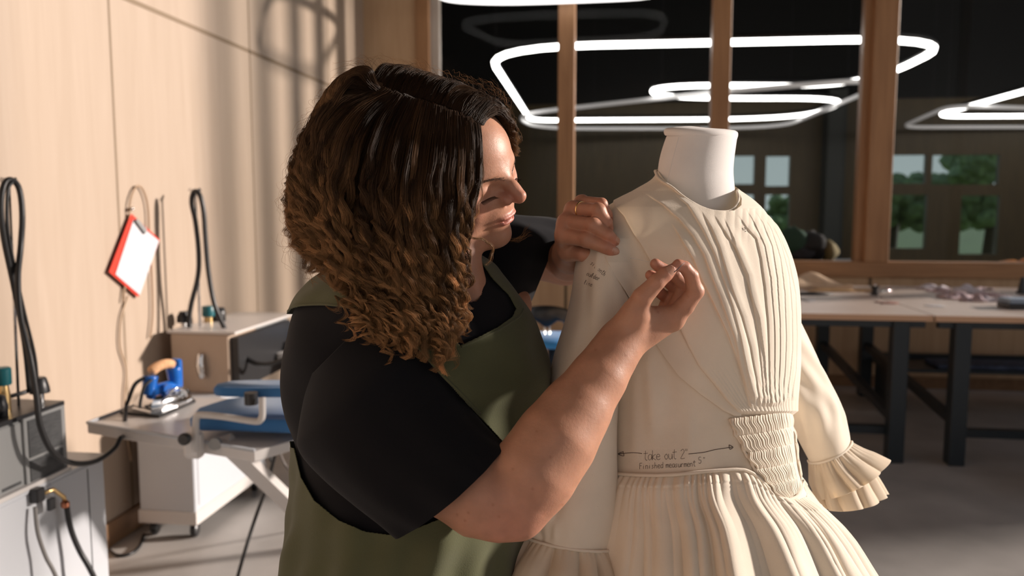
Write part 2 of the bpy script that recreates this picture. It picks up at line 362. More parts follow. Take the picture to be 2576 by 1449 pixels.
lamp([(1345,325),(1290,290),(1820,232),(2270,196),(2060,285),(1960,325)],[1.2,1,1,1,1.5,2],3.1,'dim grey loop modelled for the reflection just below the large bright ring light',m=M_ringrefl,w=.03)  # this and the next: glazing reflections built as dim glowing loops
lamp([(2265,322),(2390,268),(2990,285),(2900,320)],[.6,.6,1,1],3.1,'dim grey loop modelled for the reflection below the bright ring at the right edge',m=M_ringrefl,w=.03)
lamp([(1090,-4),(1240,6),(1450,0),(1700,-12),(1700,-110),(1100,-110)],[.3,.6,.6,.5,.3,.3],3.2,'bright ring light at the top edge in front of the timber posts',m=M_lampn,w=.035)
# ================================================================ TABLES
def table(x0,x1,y0,y1,h,label,split):
    t=thing('cutting_table',label,'table',((x0+x1)/2,(y0+y1)/2,0))
    obj('tabletop',A().box(x0,x1,y0+.012,y1,h-.03,h,bev=.003),M_tabtop,t)
    obj('edge_strip',A().box(x0,x1,y0,y0+.012,h-.034,h-.001),M_tabedge,t)
    fr=A()
    for y in (y0+.05,y1-.05): fr.box(x0+.03,x1-.03,y-.02,y+.02,h-.075,h-.034)
    for x in (x0+.16,x1-.165): fr.box(x-.02,x+.02,y0+.07,y1-.07,h-.075,h-.034)
    obj('frame',fr,M_navy,t)
    for x in (x0+.16,x1-.165):
        for y in (y0+.05,y1-.05): lg=obj('leg',A().box(x-.045,x+.045,y-.045,y+.045,0,h-.034,bev=.005),M_navy,t)
        obj('side_brace',A().bar((x,y0+.06,.25),(x,y1-.06,.42),.05,.05),M_navy,t)
    for y,z in ((y0+.1,.18),(y1-.05,.33)): obj('stretcher',A().box(x0+.2,x1-.2,y-.025,y+.025,z-.025,z+.025),M_navy,t)
    return t
TH=.885
table(.52,1.815,4.83,6.66,TH,'cutting table with pale top and dark steel legs, seen directly right of the dress',0)
table(1.825,3.9,4.82,6.66,TH,'cutting table strewn with scraps at the right edge of the photo',0)
obj_=lambda n,a,m,l,c,g=None,s=False: tag(obj(n,a,m,None,s),l,c,g)
def q3(px,py,z=TH): return pl(px,py,2,z)
# clutter on the tables
M_muslin=mat('calico_scrap',(.72,.52,.36),.9,noise=.06)
def cloth(name,px,py,wx,wy,h,m,label,seed,z=TH,n=18,cat='fabric'):
    r=np.random.default_rng(seed); c=q3(px,py,z); u=np.linspace(-1,1,n); X,Y=np.meshgrid(u,u); ph=r.random(6)*6
    ang=np.arctan2(Y,X); k=1+.18*np.sin(3*ang+ph[0])+.1*np.sin(5*ang+ph[1]); Z=(np.sin(3*X+ph[2])*np.cos(4*Y+ph[3])+np.sin(7*X*Y+ph[4])*.5+1.5)*h/3*(1-.6*np.maximum(abs(X),abs(Y))**2)
    v=np.stack([c[0]+X*wx*k,c[1]+Y*wy*k,z+.003+np.maximum(Z,0)],-1).reshape(-1,3); vb=v.copy(); vb[:,2]=z+.0005
    f=[]
    for i in range(n-1):
        for j in range(n-1): a=i*n+j; f.append((a,a+1,a+n+1,a+n)); 
    nb=n*n
    f+=[tuple(nb+i for i in q[::-1]) for q in list(f)]
    rim=[i for i in range(n)]+[i*n+n-1 for i in range(1,n)]+[(n-1)*n+i for i in range(n-2,-1,-1)]+[i*n for i in range(n-2,0,-1)]
    for a,b in zip(rim,rim[1:]+rim[:1]): f.append((b,a,nb+a,nb+b))
    return tag(mesh_obj(name,np.concatenate([v,vb]),f,m,None,True),label,cat)
cloth('calico_piece',2030,722,.24,.16,.12,M_muslin,'crumpled calico piece at the back left of the table beside the dress',1)
cloth('calico_piece',2110,733,.2,.05,.03,mat('tan_cloth',(.6,.38,.2),.9),'flat tan cloth strip lying behind the black cotton reel',2)
cloth('fabric_swatch',2235,763,.055,.05,.01,mat('rose_brown',(.3,.14,.11),.9),'small rose brown swatch near the front of the table',3)
M_pat=mat('printed_scrap',(.50,.38,.40),.9,noise=.5,nscale=30)
M_pat2=mat('pale_scrap',(.62,.56,.60),.9,noise=.25,nscale=30)
for i,(px,py,w_,hh,mm) in enumerate(((2350,728,.10,.05,M_pat2),(2375,735,.08,.04,M_pat),(2405,750,.10,.05,M_pat),(2430,738,.09,.08,M_pat2),(2448,757,.07,.05,M_pat),(2480,745,.08,.04,M_pat),(2500,757,.09,.04,M_pat2),(2530,758,.06,.04,M_pat),(2465,729,.07,.03,M_pat))):
    tag(cloth('fabric_scrap',px,py,w_,w_*.7,hh,mm,'x',10+i),['palest fabric scrap at the left end of the scrap heap','purple printed scrap behind the left of the scrap heap','dark printed scrap at the front left of the heap','tall pale crumpled scrap in the middle of the heap','printed scrap at the front middle of the heap','printed scrap right of the tall crumpled scrap','pale scrap near the right end of the heap','printed scrap at the right end of the heap','small printed scrap at the back of the heap'][i],'fabric',group='fabric scraps on the right table')
cloth('paper_note',2352,770,.045,.035,.004,M_paper,'small white paper lying alone at the front of the right table',31,cat='paper')
cloth('paper_note',2036,757,.03,.04,.004,M_paper,'small white paper on the table beside the dress, below the black scissors',32,cat='paper')
c=q3(2200,742); t=thing('cotton_reel','small black reel standing upright on the table','reel',(c[0],c[1],TH))
obj('reel_body',A().lathe([(.030,0),(.030,.008),(.02,.012),(.022,.05),(.03,.055),(.03,.065)],(c[0],c[1],TH)),M_plast,t,True,30)
obj('reel_core',A().lathe([(.008,.065),(.008,.075),(.004,.08)],(c[0],c[1],TH)),M_chrome,t,True,30)
def scissors(px,py,rz,label,m1,m2,s=1.0):
    c=q3(px,py); t=thing('scissors',label,'scissors',(c[0],c[1],TH)); cs,sn=math.cos(rz),math.sin(rz)
    def P(x,y,z): return (c[0]+s*(x*cs-y*sn),c[1]+s*(x*sn+y*cs),TH+z)
    for k in (-1,1):
        b=A(); b.tube([P(-.02,0,.008+.002*k),P(.06,.01*k,.009),P(.15,.002*k,.008)],[.007*s,.008*s,.002],6); obj('blade',b,m2,t,True)
        hd=A(); hd.tube([P(-.075+.038*math.cos(a),k*.028+.022*math.sin(a),.012) for a in np.linspace(0,6.28,14)[:-1]],.0075*s,6,closed=True); hd.tube([P(-.04,k*.02,.012),P(-.01,0,.01)],.007*s,6); obj('handle',hd,m1,t,True)
scissors(2015,742,.05,'black handled scissors on the table, cut off by the dress',M_plast,M_navy,1.5)
scissors(2222,735,.6,'grey scissors lying beside the black reel',M_grey,M_chrome,.8)
c=q3(2565,775); t=thing('pin_box','blue and black box at the right end of the table','box',(c[0],c[1],TH))
obj('box_base',A().box(c[0]-.09,c[0]+.12,c[1]-.07,c[1]+.1,TH,TH+.03,bev=.004),M_plast,t); obj('box_lid',A().box(c[0]-.085,c[0]+.12,c[1]-.06,c[1]+.1,TH+.03,TH+.06,bev=.006),mat('pale_blue',(.25,.32,.42),.4),t)
c=q3(2588,742); t=thing('thread_cone','dark thread cone standing on the blue box','thread',(c[0],c[1],TH))
obj('cone',A().lathe([(.04,0),(.04,.01),(.03,.012),(.012,.12)],(c[0],c[1]+.1,TH)),M_navy,t,True,30)
# things on the sill and in the room beyond
def heap(cx,cy,z,specs,name,label,cat,kind=None):
    t=thing(name,label,cat,(cx,cy,z)); r=random.Random(5)
    for nm,dx,dz,w_,h_,m in specs:
        n1,n2=14,9; vv=[];ff=[]
        ph=[r.random()*6 for _ in range(4)]
        for i in range(n2+1):
            for j in range(n1):
                p=math.pi*i/n2; u=2*math.pi*j/n1; q2=1+.13*math.sin(3*u+ph[0])+.1*math.sin(4*p+2*u+ph[1]); vv.append((cx+dx+w_*q2*math.sin(p)*math.cos(u),cy+w_*.8*q2*math.sin(p)*math.sin(u),z+dz+h_*(1+math.cos(p)*q2)))
        for i in range(n2):
            for j in range(n1): ff.append((i*n1+j,i*n1+(j+1)%n1,(i+1)*n1+(j+1)%n1,(i+1)*n1+j))
        obj(nm,A().add(vv,ff),m,t,True)
    return t
q=pl(2020,640,1,7.5)
stz=q[2]-.06
heap(q[0],q[1],stz,[('green_garment',-.09,.0,.12,.15,mat('dark_green_cloth',(.01,.05,.03),.9)),('black_garment',.07,.0,.14,.13,mat('black_cloth',(.006,.007,.01),.9)),('grey_garment',-.02,.0,.15,.07,mat('grey_print_cloth',(.03,.035,.05),.9,noise=.6,nscale=25)),('pink_garment',.0,.19,.035,.035,mat('pink_cloth',(.35,.08,.08),.9)),('straw_garment',.22,.0,.09,.09,mat('straw_cloth',(.16,.13,.06),.9))],'clothes_pile','dark pile of clothes behind the glass beside the dress shoulder','clothes')
t=thing('side_table','dark low table behind the glass carrying the clothes pile','table',(q[0],q[1]+.1,0))
obj('tabletop',A().box(q[0]-.5,q[0]+.6,q[1]-.3,q[1]+.4,stz-.03,stz),M_navy,t)
for i in (-1,1):
    for j in (-1,1): obj('leg',A().box(q[0]+.05+i*.5-.02,q[0]+.05+i*.5+.02,q[1]+.05+j*.3-.02,q[1]+.05+j*.3+.02,0,stz-.03),M_navy,t)
q=pl(2545,652,1,7.3)
t=thing('plastic_bag','yellow and orange bag behind the glass at the right edge','bag',(q[0],q[1],1.0))
heapm=A(); 
for k,(dx,w_,h_) in enumerate(((0,.12,.035),(.14,.08,.05))): heapm.lathe([(w_*.6,0),(w_,h_*.5),(w_*.8,h_*1.3),(w_*.2,h_*1.8)],(q[0]+dx,q[1],1.0),12)
obj('bag_body',heapm,M_orange,t,True)
t=thing('work_bench','dark bench behind the glass at the right edge under the orange bag','bench',(q[0]+.3,q[1],0))
obj('bench_top',A().box(q[0]-.7,q[0]+.9,q[1]-.1,q[1]+.6,.96,1.0),M_navy,t)
for i in (-.65,.85): obj('leg',A().box(q[0]+i-.03,q[0]+i+.03,q[1],q[1]+.5,0,.96),M_navy,t)
q=pl(2205,1000,1,5.6)
# shelf / folded blue cloth below the right table and dark stool pieces at the right edge
t=thing('office_chair','black swivel chair at the right edge beside the table','chair',(2.62,4.42,0))
cx,cy=2.62,4.42
for k in range(5):
    a=k*2*math.pi/5+math.pi*.93; e=(cx+.3*math.cos(a),cy+.3*math.sin(a)); ba=obj('base_arm',A().bar((cx,cy,.13),(e[0],e[1],.09),.06,.05),M_navy,t); obj('caster',A().lathe([(.028,-.02),(.033,-.012),(.033,.012),(.028,.02)],(e[0],e[1],.033),16,axis=(math.sin(a),-math.cos(a),0)),M_plast,ba,True,30)
obj('gas_column',A().lathe([(.03,.1),(.03,.3),(.018,.3),(.018,.46)],(cx,cy,0),16),M_plast,t,True,30)
obj('seat',A().prism([(cx+.25*math.cos(a),cy+.25*math.sin(a)) for a in np.linspace(0,6.28,25)[:-1]],.46,.53,.015),M_plast,t)
obj('foot_ring',A().tube([(cx+.2*math.cos(a),cy+.2*math.sin(a),.235) for a in np.linspace(0,6.28,25)[:-1]],.01,8,closed=True),M_chrome,t,True)
obj('backrest',A().box(cx-.18,cx+.2,cy+.2,cy+.26,.66,.9,bev=.02),M_plast,t); obj('back_support',A().bar((cx,cy+.15,.5),(cx,cy+.23,.7),.05,.02),M_plast,t)
t=thing('storage_shelf','low dark shelf under the right table against the wall','shelf',(3.0,6.3,0))
obj('shelf_board',A().box(2.0,3.8,6.1,6.5,.30,.325),M_navy,t)
for x in (2.05,3.75): obj('side_panel',A().box(x-.02,x+.02,6.1,6.5,0,.30),M_navy,t)
tag(obj('folded_cloth',A().box(2.35,3.4,6.12,6.4,.326,.36,bev=.012),mat('slate_blue_cloth',(.06,.08,.14),.9,noise=.4,nscale=20)),'folded slate blue cloth on the low shelf under the right table','fabric')
# stool between woman and dress (dark seat, blue cushion under)
def pstool():
    q=pl(1375,775,1,3.6); x,y,z=q
    t=thing('black_task_chair','black curved chair back between the woman and the dress','chair',(x,y,0))
    v=A(); P=[(x+.16*s,y+.05-.05*s*s,z-.02) for s in np.linspace(-1,1,12)]
    n=12; vv=[]; ff=[]
    for s in np.linspace(-1,1,n):
        for k in range(12):
            a=k*math.pi/6; hh=.042*(1-.25*abs(s)**3); vv.append((x+.115*s+.01*math.sin(a)*0,y-.06*s*s+.018*math.cos(a),z-.03-.006*s*s+hh*math.sin(a)-(.018*math.cos(6*s) if math.sin(a)<-.5 else 0)))
    for i in range(n-1):
        for k in range(12): ff.append((i*12+k,i*12+(k+1)%12,(i+1)*12+(k+1)%12,(i+1)*12+k))
    ff.append(tuple(range(12))[::-1]); ff.append(tuple((n-1)*12+k for k in range(12)))
    obj('backrest',v.add(vv,ff),M_plast,t,True,50)
    for s in (-.01,.012): obj('back_post',A().tube([(x+s,y+.01,z-.05),(x+s,y+.02,z-.3)],.004,6),M_chrome,t,True)
    q=pl(1385,862,1,3.5)
    obj('seat',A().lathe([(.10,-.03),(.16,-.018),(.165,.0),(.15,.014),(.05,.02)],(q[0],q[1]+.1,q[2]),32),M_blueb,t,True)
    obj('column',A().tube([(q[0],q[1]+.1,q[2]-.03),(q[0],q[1]+.1,.1)],.02,10),M_plast,t,True)
    obj('base',A().lathe([(.24,0),(.24,.02),(.04,.1)],(q[0],q[1]+.1,0),32),M_plast,t,True,30)
pstool()
# ================================================================ PRESSING EQUIPMENT (left)
def wpt(x,y,z): return (float(x),float(y),float(z))
X1=-1.75
t=thing('steam_cabinet','white steam cabinet at the left edge under the grey boiler','cabinet',(-1.98,1.9,0))
obj('body',A().box(-2.2,X1,1.2,2.475,.0,.645,bev=.006),M_white,t)
obj('seam',A().box(X1,X1+.0012,2.385,2.389,.02,.63),M_grille,t)
obj('top_lip',A().box(-2.205,X1+.004,1.2,2.485,.645,.655),M_white,t)
b=thing('steam_boiler','grey boiler unit with dark grilles standing on the white cabinet','boiler',(-1.98,1.8,.655))
obj('body',A().box(-2.12,X1-.02,1.2,2.30,.655,.868,bev=.01),M_grey,b)
obj('top_plate',A().box(-2.13,X1-.015,1.2,2.315,.868,.882),M_plast,b)
ef=obj('end_frame',A().box(X1-.02,X1-.012,2.13,2.31,.655,.87),M_grey,b)
for z0,z1 in ((.67,.735),(.745,.86)): obj('grille',A().box(X1-.012,X1-.009,2.145,2.29,z0,z1),M_grille,ef)
obj('skirting',A().box(X1-.03,X1+.002,1.2,2.31,.655,.668),M_whitew,b)
obj('name_strip',A().box(X1-.02,X1-.0185,2.04,2.115,.675,.684),M_grille,b)
def DX(px,py,dx=.0): return pl(px,py,0,X1+dx)
# tap and hoses on the cabinet front
q=DX(90,1245,.01); t=thing('drain_tap','black and brass drain tap on the white cabinet front','tap',q)
obj('valve_block',A().box(X1,X1+.03,q[1]-.018,q[1]+.018,q[2]-.022,q[2]+.022,bev=.004),M_plast,t)
p2=DX(160,1250,.03); obj('pipe',A().tube([(X1+.02,q[1],q[2]),(X1+.03,q[1]+.05,q[2]),p2,p2+np.array([0,.005,-.02])],.007,8),M_brass,t,True)
p3=DX(128,1258,.03); obj('lever',A().box(p3[0]-.006,p3[0]+.006,p3[1]-.012,p3[1]+.012,p3[2]-.03,p3[2]+.005),M_plast,t)
obj('union_nut',A().lathe([(.012,-.015),(.013,-.01),(.013,.0),(.008,.006)],p2+np.array([0,.005,-.02]),12),mat('copper',(.5,.2,.12),.3,1),t,True,30)
tag(obj('drain_hose',A().tube(spline([DX(168,1275,.03),DX(178,1330,.035),DX(200,1385,.05),DX(235,1449,.08),DX(300,1600,.12),DX(380,1760,.2)],30),.0085,8),M_rub,None,True),'black drain hose curving down from the brass tap','hose')
tag(obj('drain_hose',A().tube(spline([DX(88,1275,.02),DX(95,1340,.03),DX(115,1400,.04),DX(140,1449,.06),DX(200,1600,.1),DX(260,1750,.16)],30),.006,8),mat('grey_braid',(.2,.19,.18),.4),None,True),'thin grey drain hose hanging from the valve block','hose')
# hose pole + hose of near unit
def hpt(l,x): return [pl(a,b,0,x) for a,b in l]
XH=-1.86
q0=pl(45,985,0,XH); q1=pl(22,455,0,XH)
t=thing('hose_stand','thin chrome hose pole at the left edge carrying the black hose loop','stand',(q0[0],q0[1],.882))
obj('pole',A().tube([(q0[0],q0[1],.882),q1],.0045,8),M_chrome,t,True); obj('hook',A().tube([q1+np.array([-.02,-.01,.004]),q1,q1+np.array([.02,.01,.004])],.008,8),M_chrome,t,True)
hp=[(75,985,-1.83),(62,860,-1.83),(35,720,-1.83),(10,600,-1.83),(2,520,-1.83),(10,465,-1.83),(28,452,-1.83),(48,475,-1.83),(56,540,-1.82),(52,620,-1.82),(45,700,-1.80),(52,800,-1.77),(76,900,-1.73),(92,1000,-1.71),(102,1075,-1.70),(135,1140,-1.69),(185,1165,-1.69),(240,1160,-1.69),(285,1130,-1.69),(302,1102,-1.69)]
tag(obj('steam_hose',A().tube(spline([pl(a,b,0,x) for a,b,x in hp],90),.0088,10),M_rub,None,True),'black steam hose looped over the leftmost chrome pole, sagging to the ironing table','hose')
tag(obj('power_cable',A().tube(spline(hpt([(95,990),(88,900),(60,780),(30,640),(18,560),(20,480),(32,458)],XH+.035),50),.005,8),M_rub,None,True),'thin black cable running beside the steam hose at the left edge','cable')
q=pl(100,985,0,XH+.03); t=thing('control_knob','black tapered knob on the boiler beside the steam hose','knob',(q[0],q[1],.882))
kc=obj('knob_cap',A().lathe([(.03,.03),(.029,.045),(.022,.075),(.018,.08)],(q[0],q[1],.882),20),M_plast,t,True,40); obj('stem',A().lathe([(.012,0),(.012,.03)],(q[0],q[1],.882),12),M_chrome,t,True,40)
q=pl(10,1000,0,XH); t=thing('water_valve','teal capped brass valve on the boiler at the left edge','valve',(q[0],q[1],.882))
obj('valve_body',A().lathe([(.018,0),(.018,.05),(.014,.08)],(q[0],q[1],.882),16),M_brass,t,True,40); obj('cap',A().lathe([(.022,.08),(.024,.085),(.024,.13),(.02,.134)],(q[0],q[1],.882),20),M_teal,t,True,40)
obj('elbow_pipe',A().tube([(q[0],q[1],.92),(q[0]+.02,q[1]+.06,.925),(q[0]+.03,q[1]+.12,.93)],.007,8),M_plast,t,True)
q=pl(8,1045,0,XH); obj_('pressure_switch',A().lathe([(.03,0),(.032,.03),(.025,.06),(.015,.065)],(q[0]+.03,q[1]-.06,.882),20),M_plast,'black round pressure switch on the boiler by the left edge','switch',None,True)
# ironing table (near)
ZT=.72
def it(px,py,z=ZT): q=pl(px,py,2,z); return q
t=thing('ironing_table','white ironing table with blue padded boards, in front of the white cart','ironing table',(-1.2,2.9,0))
poly=[it(220,1066),it(640,1136),it(900,1060),it(560,1000),it(395,1000)]
obj('tray',A().prism(poly,ZT-.035,ZT,.002),M_whitew,t)
lip=A(); lip.tube([q+np.array([0,0,.004]) for q in (poly[4],poly[0],poly[1])],.006,6); obj('rim',lip,M_white,t,True)
bp=[it(a,b,.80) for a,b in ((478,1046),(495,1026),(530,1014),(570,1002),(700,985),(1000,985),(1010,1050),(740,1058),(560,1052),(500,1052))]
obj('lower_board',A().prism(bp,.755,.80,.01),M_bluec,t,True,50)
ups=[it(a,b,.905) for a,b in ((537,972),(542,965),(575,958),(640,955),(800,955),(980,958),(985,974),(800,976),(640,977),(560,975))]
obj('sleeve_board',A().prism(ups,.873,.905,.008),M_bluec,t,True,50)
d0=2.62
arm=[C(a,b,d0-.02) for a,b in ((490,1135),(492,1090),(494,1052),(505,1044),(560,1048),(640,1060),(655,1056),(660,1045),(660,1015),(660,1000))]
obj('board_arm',A().tube(spline(arm,50),.0115,10),M_whitew,t,True)
obj('arm_bracket',A().box(*[x for k in range(3) for x in (C(488,1118,d0)[k]-(.03,.02,.045)[k],C(488,1118,d0)[k]+(.03,.02,.045)[k])],bev=.01),M_whitew,t)
q=C(470,1102,d0-.04); obj('knob',A().lathe([(.016,0),(.02,.01),(.02,.025),(.015,.03)],q,16,axis=-FW),M_plast,t,True,40)
q=C(632,1002,d0); obj('clamp_knob',A().lathe([(.022,-.02),(.022,.02)],q,16),M_plast,t,True,40)
L1=C(560,1105,2.70); L2=pl(900,1430,2,.02)
obj('diagonal_leg',A().bar(L1,L2,.06,.035,up=(0,1,.3)),M_whitew,t)
L3=C(800,1090,3.0); L4=pl(560,1290,2,.02)
obj('cross_leg',A().bar(C(860,1100,3.3),pl(1060,1330,2,.02),.06,.035,up=(0,1,.3)),M_whitew,t)
obj('floor_bar',A().bar(L2,pl(1060,1330,2,.02),.05,.035),M_whitew,t)
obj('bearer',A().bar(it(600,1110,ZT-.045),it(1000,1090,ZT-.045),.05,.035),M_whitew,t)
q=C(545,1115,2.64); obj('pivot_bolt',A().lathe([(.02,0),(.02,.02)],q,14,axis=-FW),M_grey,t,True,40)
# iron rest + iron
RZ=ZT
obj_('iron_rest',A().prism([it(302,1042),it(400,1052),it(492,1012),it(470,1000),it(372,1008)],RZ,RZ+.012,.002),M_rub,'black rubber iron rest on the left of the ironing table','mat')
def iron():
    a=it(352,1038,RZ+.012); b=it(488,1004,RZ+.012); ax=(b-a); L=.235; ax/=np.linalg.norm(ax); c=(a+b)/2; sd=np.array([ax[1],-ax[0],0]); z0=RZ+.0125
    t=thing('steam_iron','blue steam iron with cork handle and chrome sole on a black rest','iron',(c[0],c[1],z0))
    def P(u,v,w): return c+ax*u*L+sd*v+np.array([0,0,w+z0-c[2]])
    def outline(s,k): # heel at -0.5 (left, wide) to tip at +.5
        o=[(-.5,-.055),(-.5,.055),(-.3,.06),(0,.056),(.25,.04),(.42,.02),(.5,0),(.42,-.02),(.25,-.04),(0,-.056),(-.3,-.06)]
        return [P(u*s,v*s*1.0,k) for u,v in o]
    def shell(lv):
        m=11; v=np.concatenate([np.array(outline(s,k)) for s,k in lv]); f=[]
        for i in range(len(lv)-1):
            for j in range(m): f.append((i*m+j,i*m+(j+1)%m,(i+1)*m+(j+1)%m,(i+1)*m+j))
        f.append(tuple(range(m))[::-1]); f.append(tuple((len(lv)-1)*m+j for j in range(m))); return A().add(v,f)
    obj('soleplate',shell([(1,.0),(1,.008),(.97,.010)]),M_chrome,t)
    obj('sole_body',shell([(.95,.010),(.93,.03),(.8,.05),(.6,.06)]),M_chrome,t,True,40)
    b=A(); b.tube(spline([P(-.35,0,.06),P(-.33,0,.09),P(-.3,0,.13)],8),[.02,.022,.024,.026,.026,.026,.026,.028],12); b.tube(spline([P(.12,0,.055),P(.16,0,.1),P(.14,0,.15)],8),[.022,.024,.026,.026,.028,.028,.03,.026],12); b.tube([P(-.34,0,.07),P(.12,0,.07)],.026,12)
    obj('shell',b,M_blue,t,True)
    b=A(); b.box(*[x for k in range(3) for x in (P(.2,0,.12)[k]-(.014,.024,.058)[k],P(.2,0,.12)[k]+(.014,.024,.058)[k])],rz=math.atan2(ax[1],ax[0]),bev=.008); obj('front_shield',b,M_blue,t)
    obj('handle',A().tube(spline([P(-.3,0,.145),P(-.15,0,.162),P(.02,0,.165),P(.13,0,.155)],16),[.014]+[.019]*14+[.014],12),M_cork,t,True)
    obj('guard',A().tube(spline([P(-.3,.05,.03),P(-.05,.058,.075),P(.15,.05,.06),P(.22,.045,.03)],20),.005,8),M_chrome,t,True)
    obj('thermostat_dial',A().lathe([(.02,0),(.02,.012)],P(-.1,.028,.075),14,axis=sd),M_blue,t,True,40)
    return P
IP=iron()
qs=[IP(-.36,.0,.13),IP(-.5,-.02,.12),IP(-.6,-.03,.03),IP(-.62,-.04,-.02)]
e=pl(302,1102,0,-1.69)
tag(obj('iron_hose',A().tube(spline([IP(-.36,0,.13),IP(-.55,-.01,.11),IP(-.66,-.02,.05),IP(-.68,-.03,.02),(IP(-.68,-.03,.02)+e)/2+np.array([0,0,-.04]),e],40),.008,8),M_rub,None,True),'black hose from the back of the blue iron down behind the ironing table','hose')
tag(obj('iron_cable',A().tube(spline([IP(-.34,.02,.12),IP(-.48,.02,.10),IP(-.56,.02,.05),IP(-.58,.02,.022)],24),.006,8),M_rub,None,True),'thin black cable arching beside the hose of the blue iron','cable')
# white cart below
CT=.60
t=thing('wheeled_cart','white cart on black castors behind the ironing table','cabinet',(-1.99,3.5,0))
obj('body',A().box(-2.14,-1.87,3.26,3.98,.075,CT,bev=.005),M_white,t); obj('plinth',A().box(-2.145,-1.865,3.255,3.985,.075,.135),M_whitew,t)
for x in (-2.1,-1.905):
    for y in (3.31,3.92):
        obj('caster',A().lathe([(.026,-.016),(.034,-.01),(.034,.01),(.026,.016)],(x,y,.034),16,axis=(1,.25,0)),M_plast,t,True,30)
obj('side_panel',A().box(-1.87,-1.867,3.29,3.95,.16,CT-.02),M_white,t)
# second unit further back: boiler body, hose, etc.
q=pl(630,870,0,-1.66)
SX=-1.72
b1=pl(450,875,1,3.55); 
t=thing('pressing_unit','tan and black steam unit behind the ironing table beside the wall','boiler',(-1.9,3.8,CT))
pz=.895
obj('body',A().box(-2.16,-1.86,3.60,3.9,CT,pz,bev=.006),mat('beige_metal',(.45,.34,.26),.35),t)
obj('dark_side',A().box(-1.86,-1.82,3.62,4.25,CT+.02,pz-.02),M_plast,t)
obj('rear_body',A().box(-2.16,-1.86,3.9,4.3,CT,pz-.01),M_grey,t)
obj('lid',A().box(-2.17,-1.82,3.59,4.31,pz,pz+.012),M_whitew,t)
YH=3.75
def W2(px,py,y=YH): return pl(px,py,1,y)
q0=W2(492,880); q1=W2(490,482)
t=thing('hose_stand','thin chrome hose pole against the wall carrying the second black hose','stand',(q1[0],q1[1],pz+.012))
obj('pole',A().tube([(q1[0],q1[1],pz+.012),q1],.007,8),M_chrome,t,True); obj('hook',A().tube([q1+np.array([-.03,0,.01]),q1,q1+np.array([.03,0,.01])],.008,8),M_chrome,t,True)
tag(obj('steam_hose',A().tube(spline([W2(a,b,YH-.04) for a,b in ((500,878),(485,860),(476,820),(480,770),(497,700),(500,640),(492,560),(482,510),(488,482),(502,490),(512,530),(517,600),(524,680),(538,760),(562,820),(590,870),(625,905),(660,917),(700,910),(760,880),(860,850))],90),.012,10),M_rub,None,True),'black steam hose looped over the second pole by the wall, sagging right behind the woman','hose')
q=W2(465,865); t=thing('control_knob','black knob on the rear pressing unit left of its hose','knob',(q[0],YH,pz+.012)); obj('knob_cap',A().lathe([(.035,.02),(.033,.05),(.02,.075)],(q[0],YH,pz+.012),20),M_plast,t,True,40); obj('stem',A().lathe([(.014,0),(.014,.02)],(q[0],YH,pz+.012),12),M_chrome,t,True,40)
q=W2(527,860,3.9); t=thing('water_valve','teal capped valve on the rear pressing unit','valve',(q[0],3.9,pz+.012)); obj('cap',A().lathe([(.03,.03),(.032,.035),(.032,.08),(.028,.085)],(q[0],3.9,pz+.012),20),M_teal,t,True,40); obj('valve_body',A().lathe([(.022,0),(.022,.03)],(q[0],3.9,pz+.012),16),M_brass,t,True,40)
q=W2(553,868,3.95); obj_('pressure_switch',A().lathe([(.035,0),(.037,.04),(.03,.07)],(q[0],3.95,pz+.012),20),M_plast,'black round pressure switch right of the teal valve on the rear unit','switch',None,True)
q=W2(505,890,3.587); tag(obj('foil_pipe',A().tube(spline([q,q+np.array([.0,-.01,-.05]),q+np.array([.01,-.01,-.12])],14),[.014,.018,.016,.02,.017,.021,.018,.022,.018,.021,.017,.019,.015,.012],10),M_chrome,None,True),'crinkled silver pipe hanging down from the rear pressing unit','pipe')
# rear ironing table with bright blue board
ZR=.72
t=thing('ironing_table','pale ironing table with a bright blue pad, partly hidden behind the woman shoulder','ironing table',(-1.3,4.3,0))
obj('tray',A().prism([pl(a,b,2,ZR) for a,b in ((615,868),(700,890),(900,890),(900,850),(660,858))],ZR-.03,ZR,.002),M_whitew,t)
obj('pad',A().prism([pl(a,b,2,.79) for a,b in ((662,842),(668,832),(700,822),(760,812),(860,812),(860,842),(700,846))],.765,.805,.012),M_blueb,t,True,50)
obj('pad_base',A().prism([pl(a,b,2,.75) for a,b in ((668,856),(690,848),(860,846),(860,866),(700,868))],ZR,.765),M_plast,t)
for px in (760,860): obj('leg',A().tube([pl(px,880,2,ZR-.03),(*pl(px,880,2,ZR-.03)[:2],0)],.02,8),M_whitew,t,True)
# clipboard on wall
def LWp(px,py,dx): return pl(px,py,0,LW+dx)
t=thing('clipboard','red clipboard with white papers hanging askew on the wall','clipboard',LWp(335,640,.03))
def plate(pts,dx0,dx1):
    a=[LWp(x,y,dx0) for x,y in pts]; b=[LWp(x,y,dx1) for x,y in pts]; n=len(pts); f=[tuple(range(n))[::-1],tuple(range(n,2*n))]+[(i,(i+1)%n,n+(i+1)%n,n+i) for i in range(n)]; return A().add(a+b,f)
obj('board',plate([(330,537),(274,684),(348,748),(402,603)],.012,.02),M_red,t)
obj('paper',plate([(336,553),(291,690),(352,742),(400,606)],.0215,.024),M_paper,t)
obj('clip',plate([(342,556),(346,550),(371,577),(366,588)],.025,.036),M_grey,t)
obj('hook',A().tube([LWp(333,525,0.0),LWp(333,525,.03)],.008,8),M_chrome,t,True)
(obj('hanging_cord',A().tube(spline([LWp(a,b,.015) for a,b in ((310,760),(316,700),(325,600),(326,520),(334,485),(346,468),(360,478),(372,520),(376,600),(382,700),(384,790),(378,850))],60),.0048,8),mat('tan_cord',(.36,.24,.15),.6),t,True))
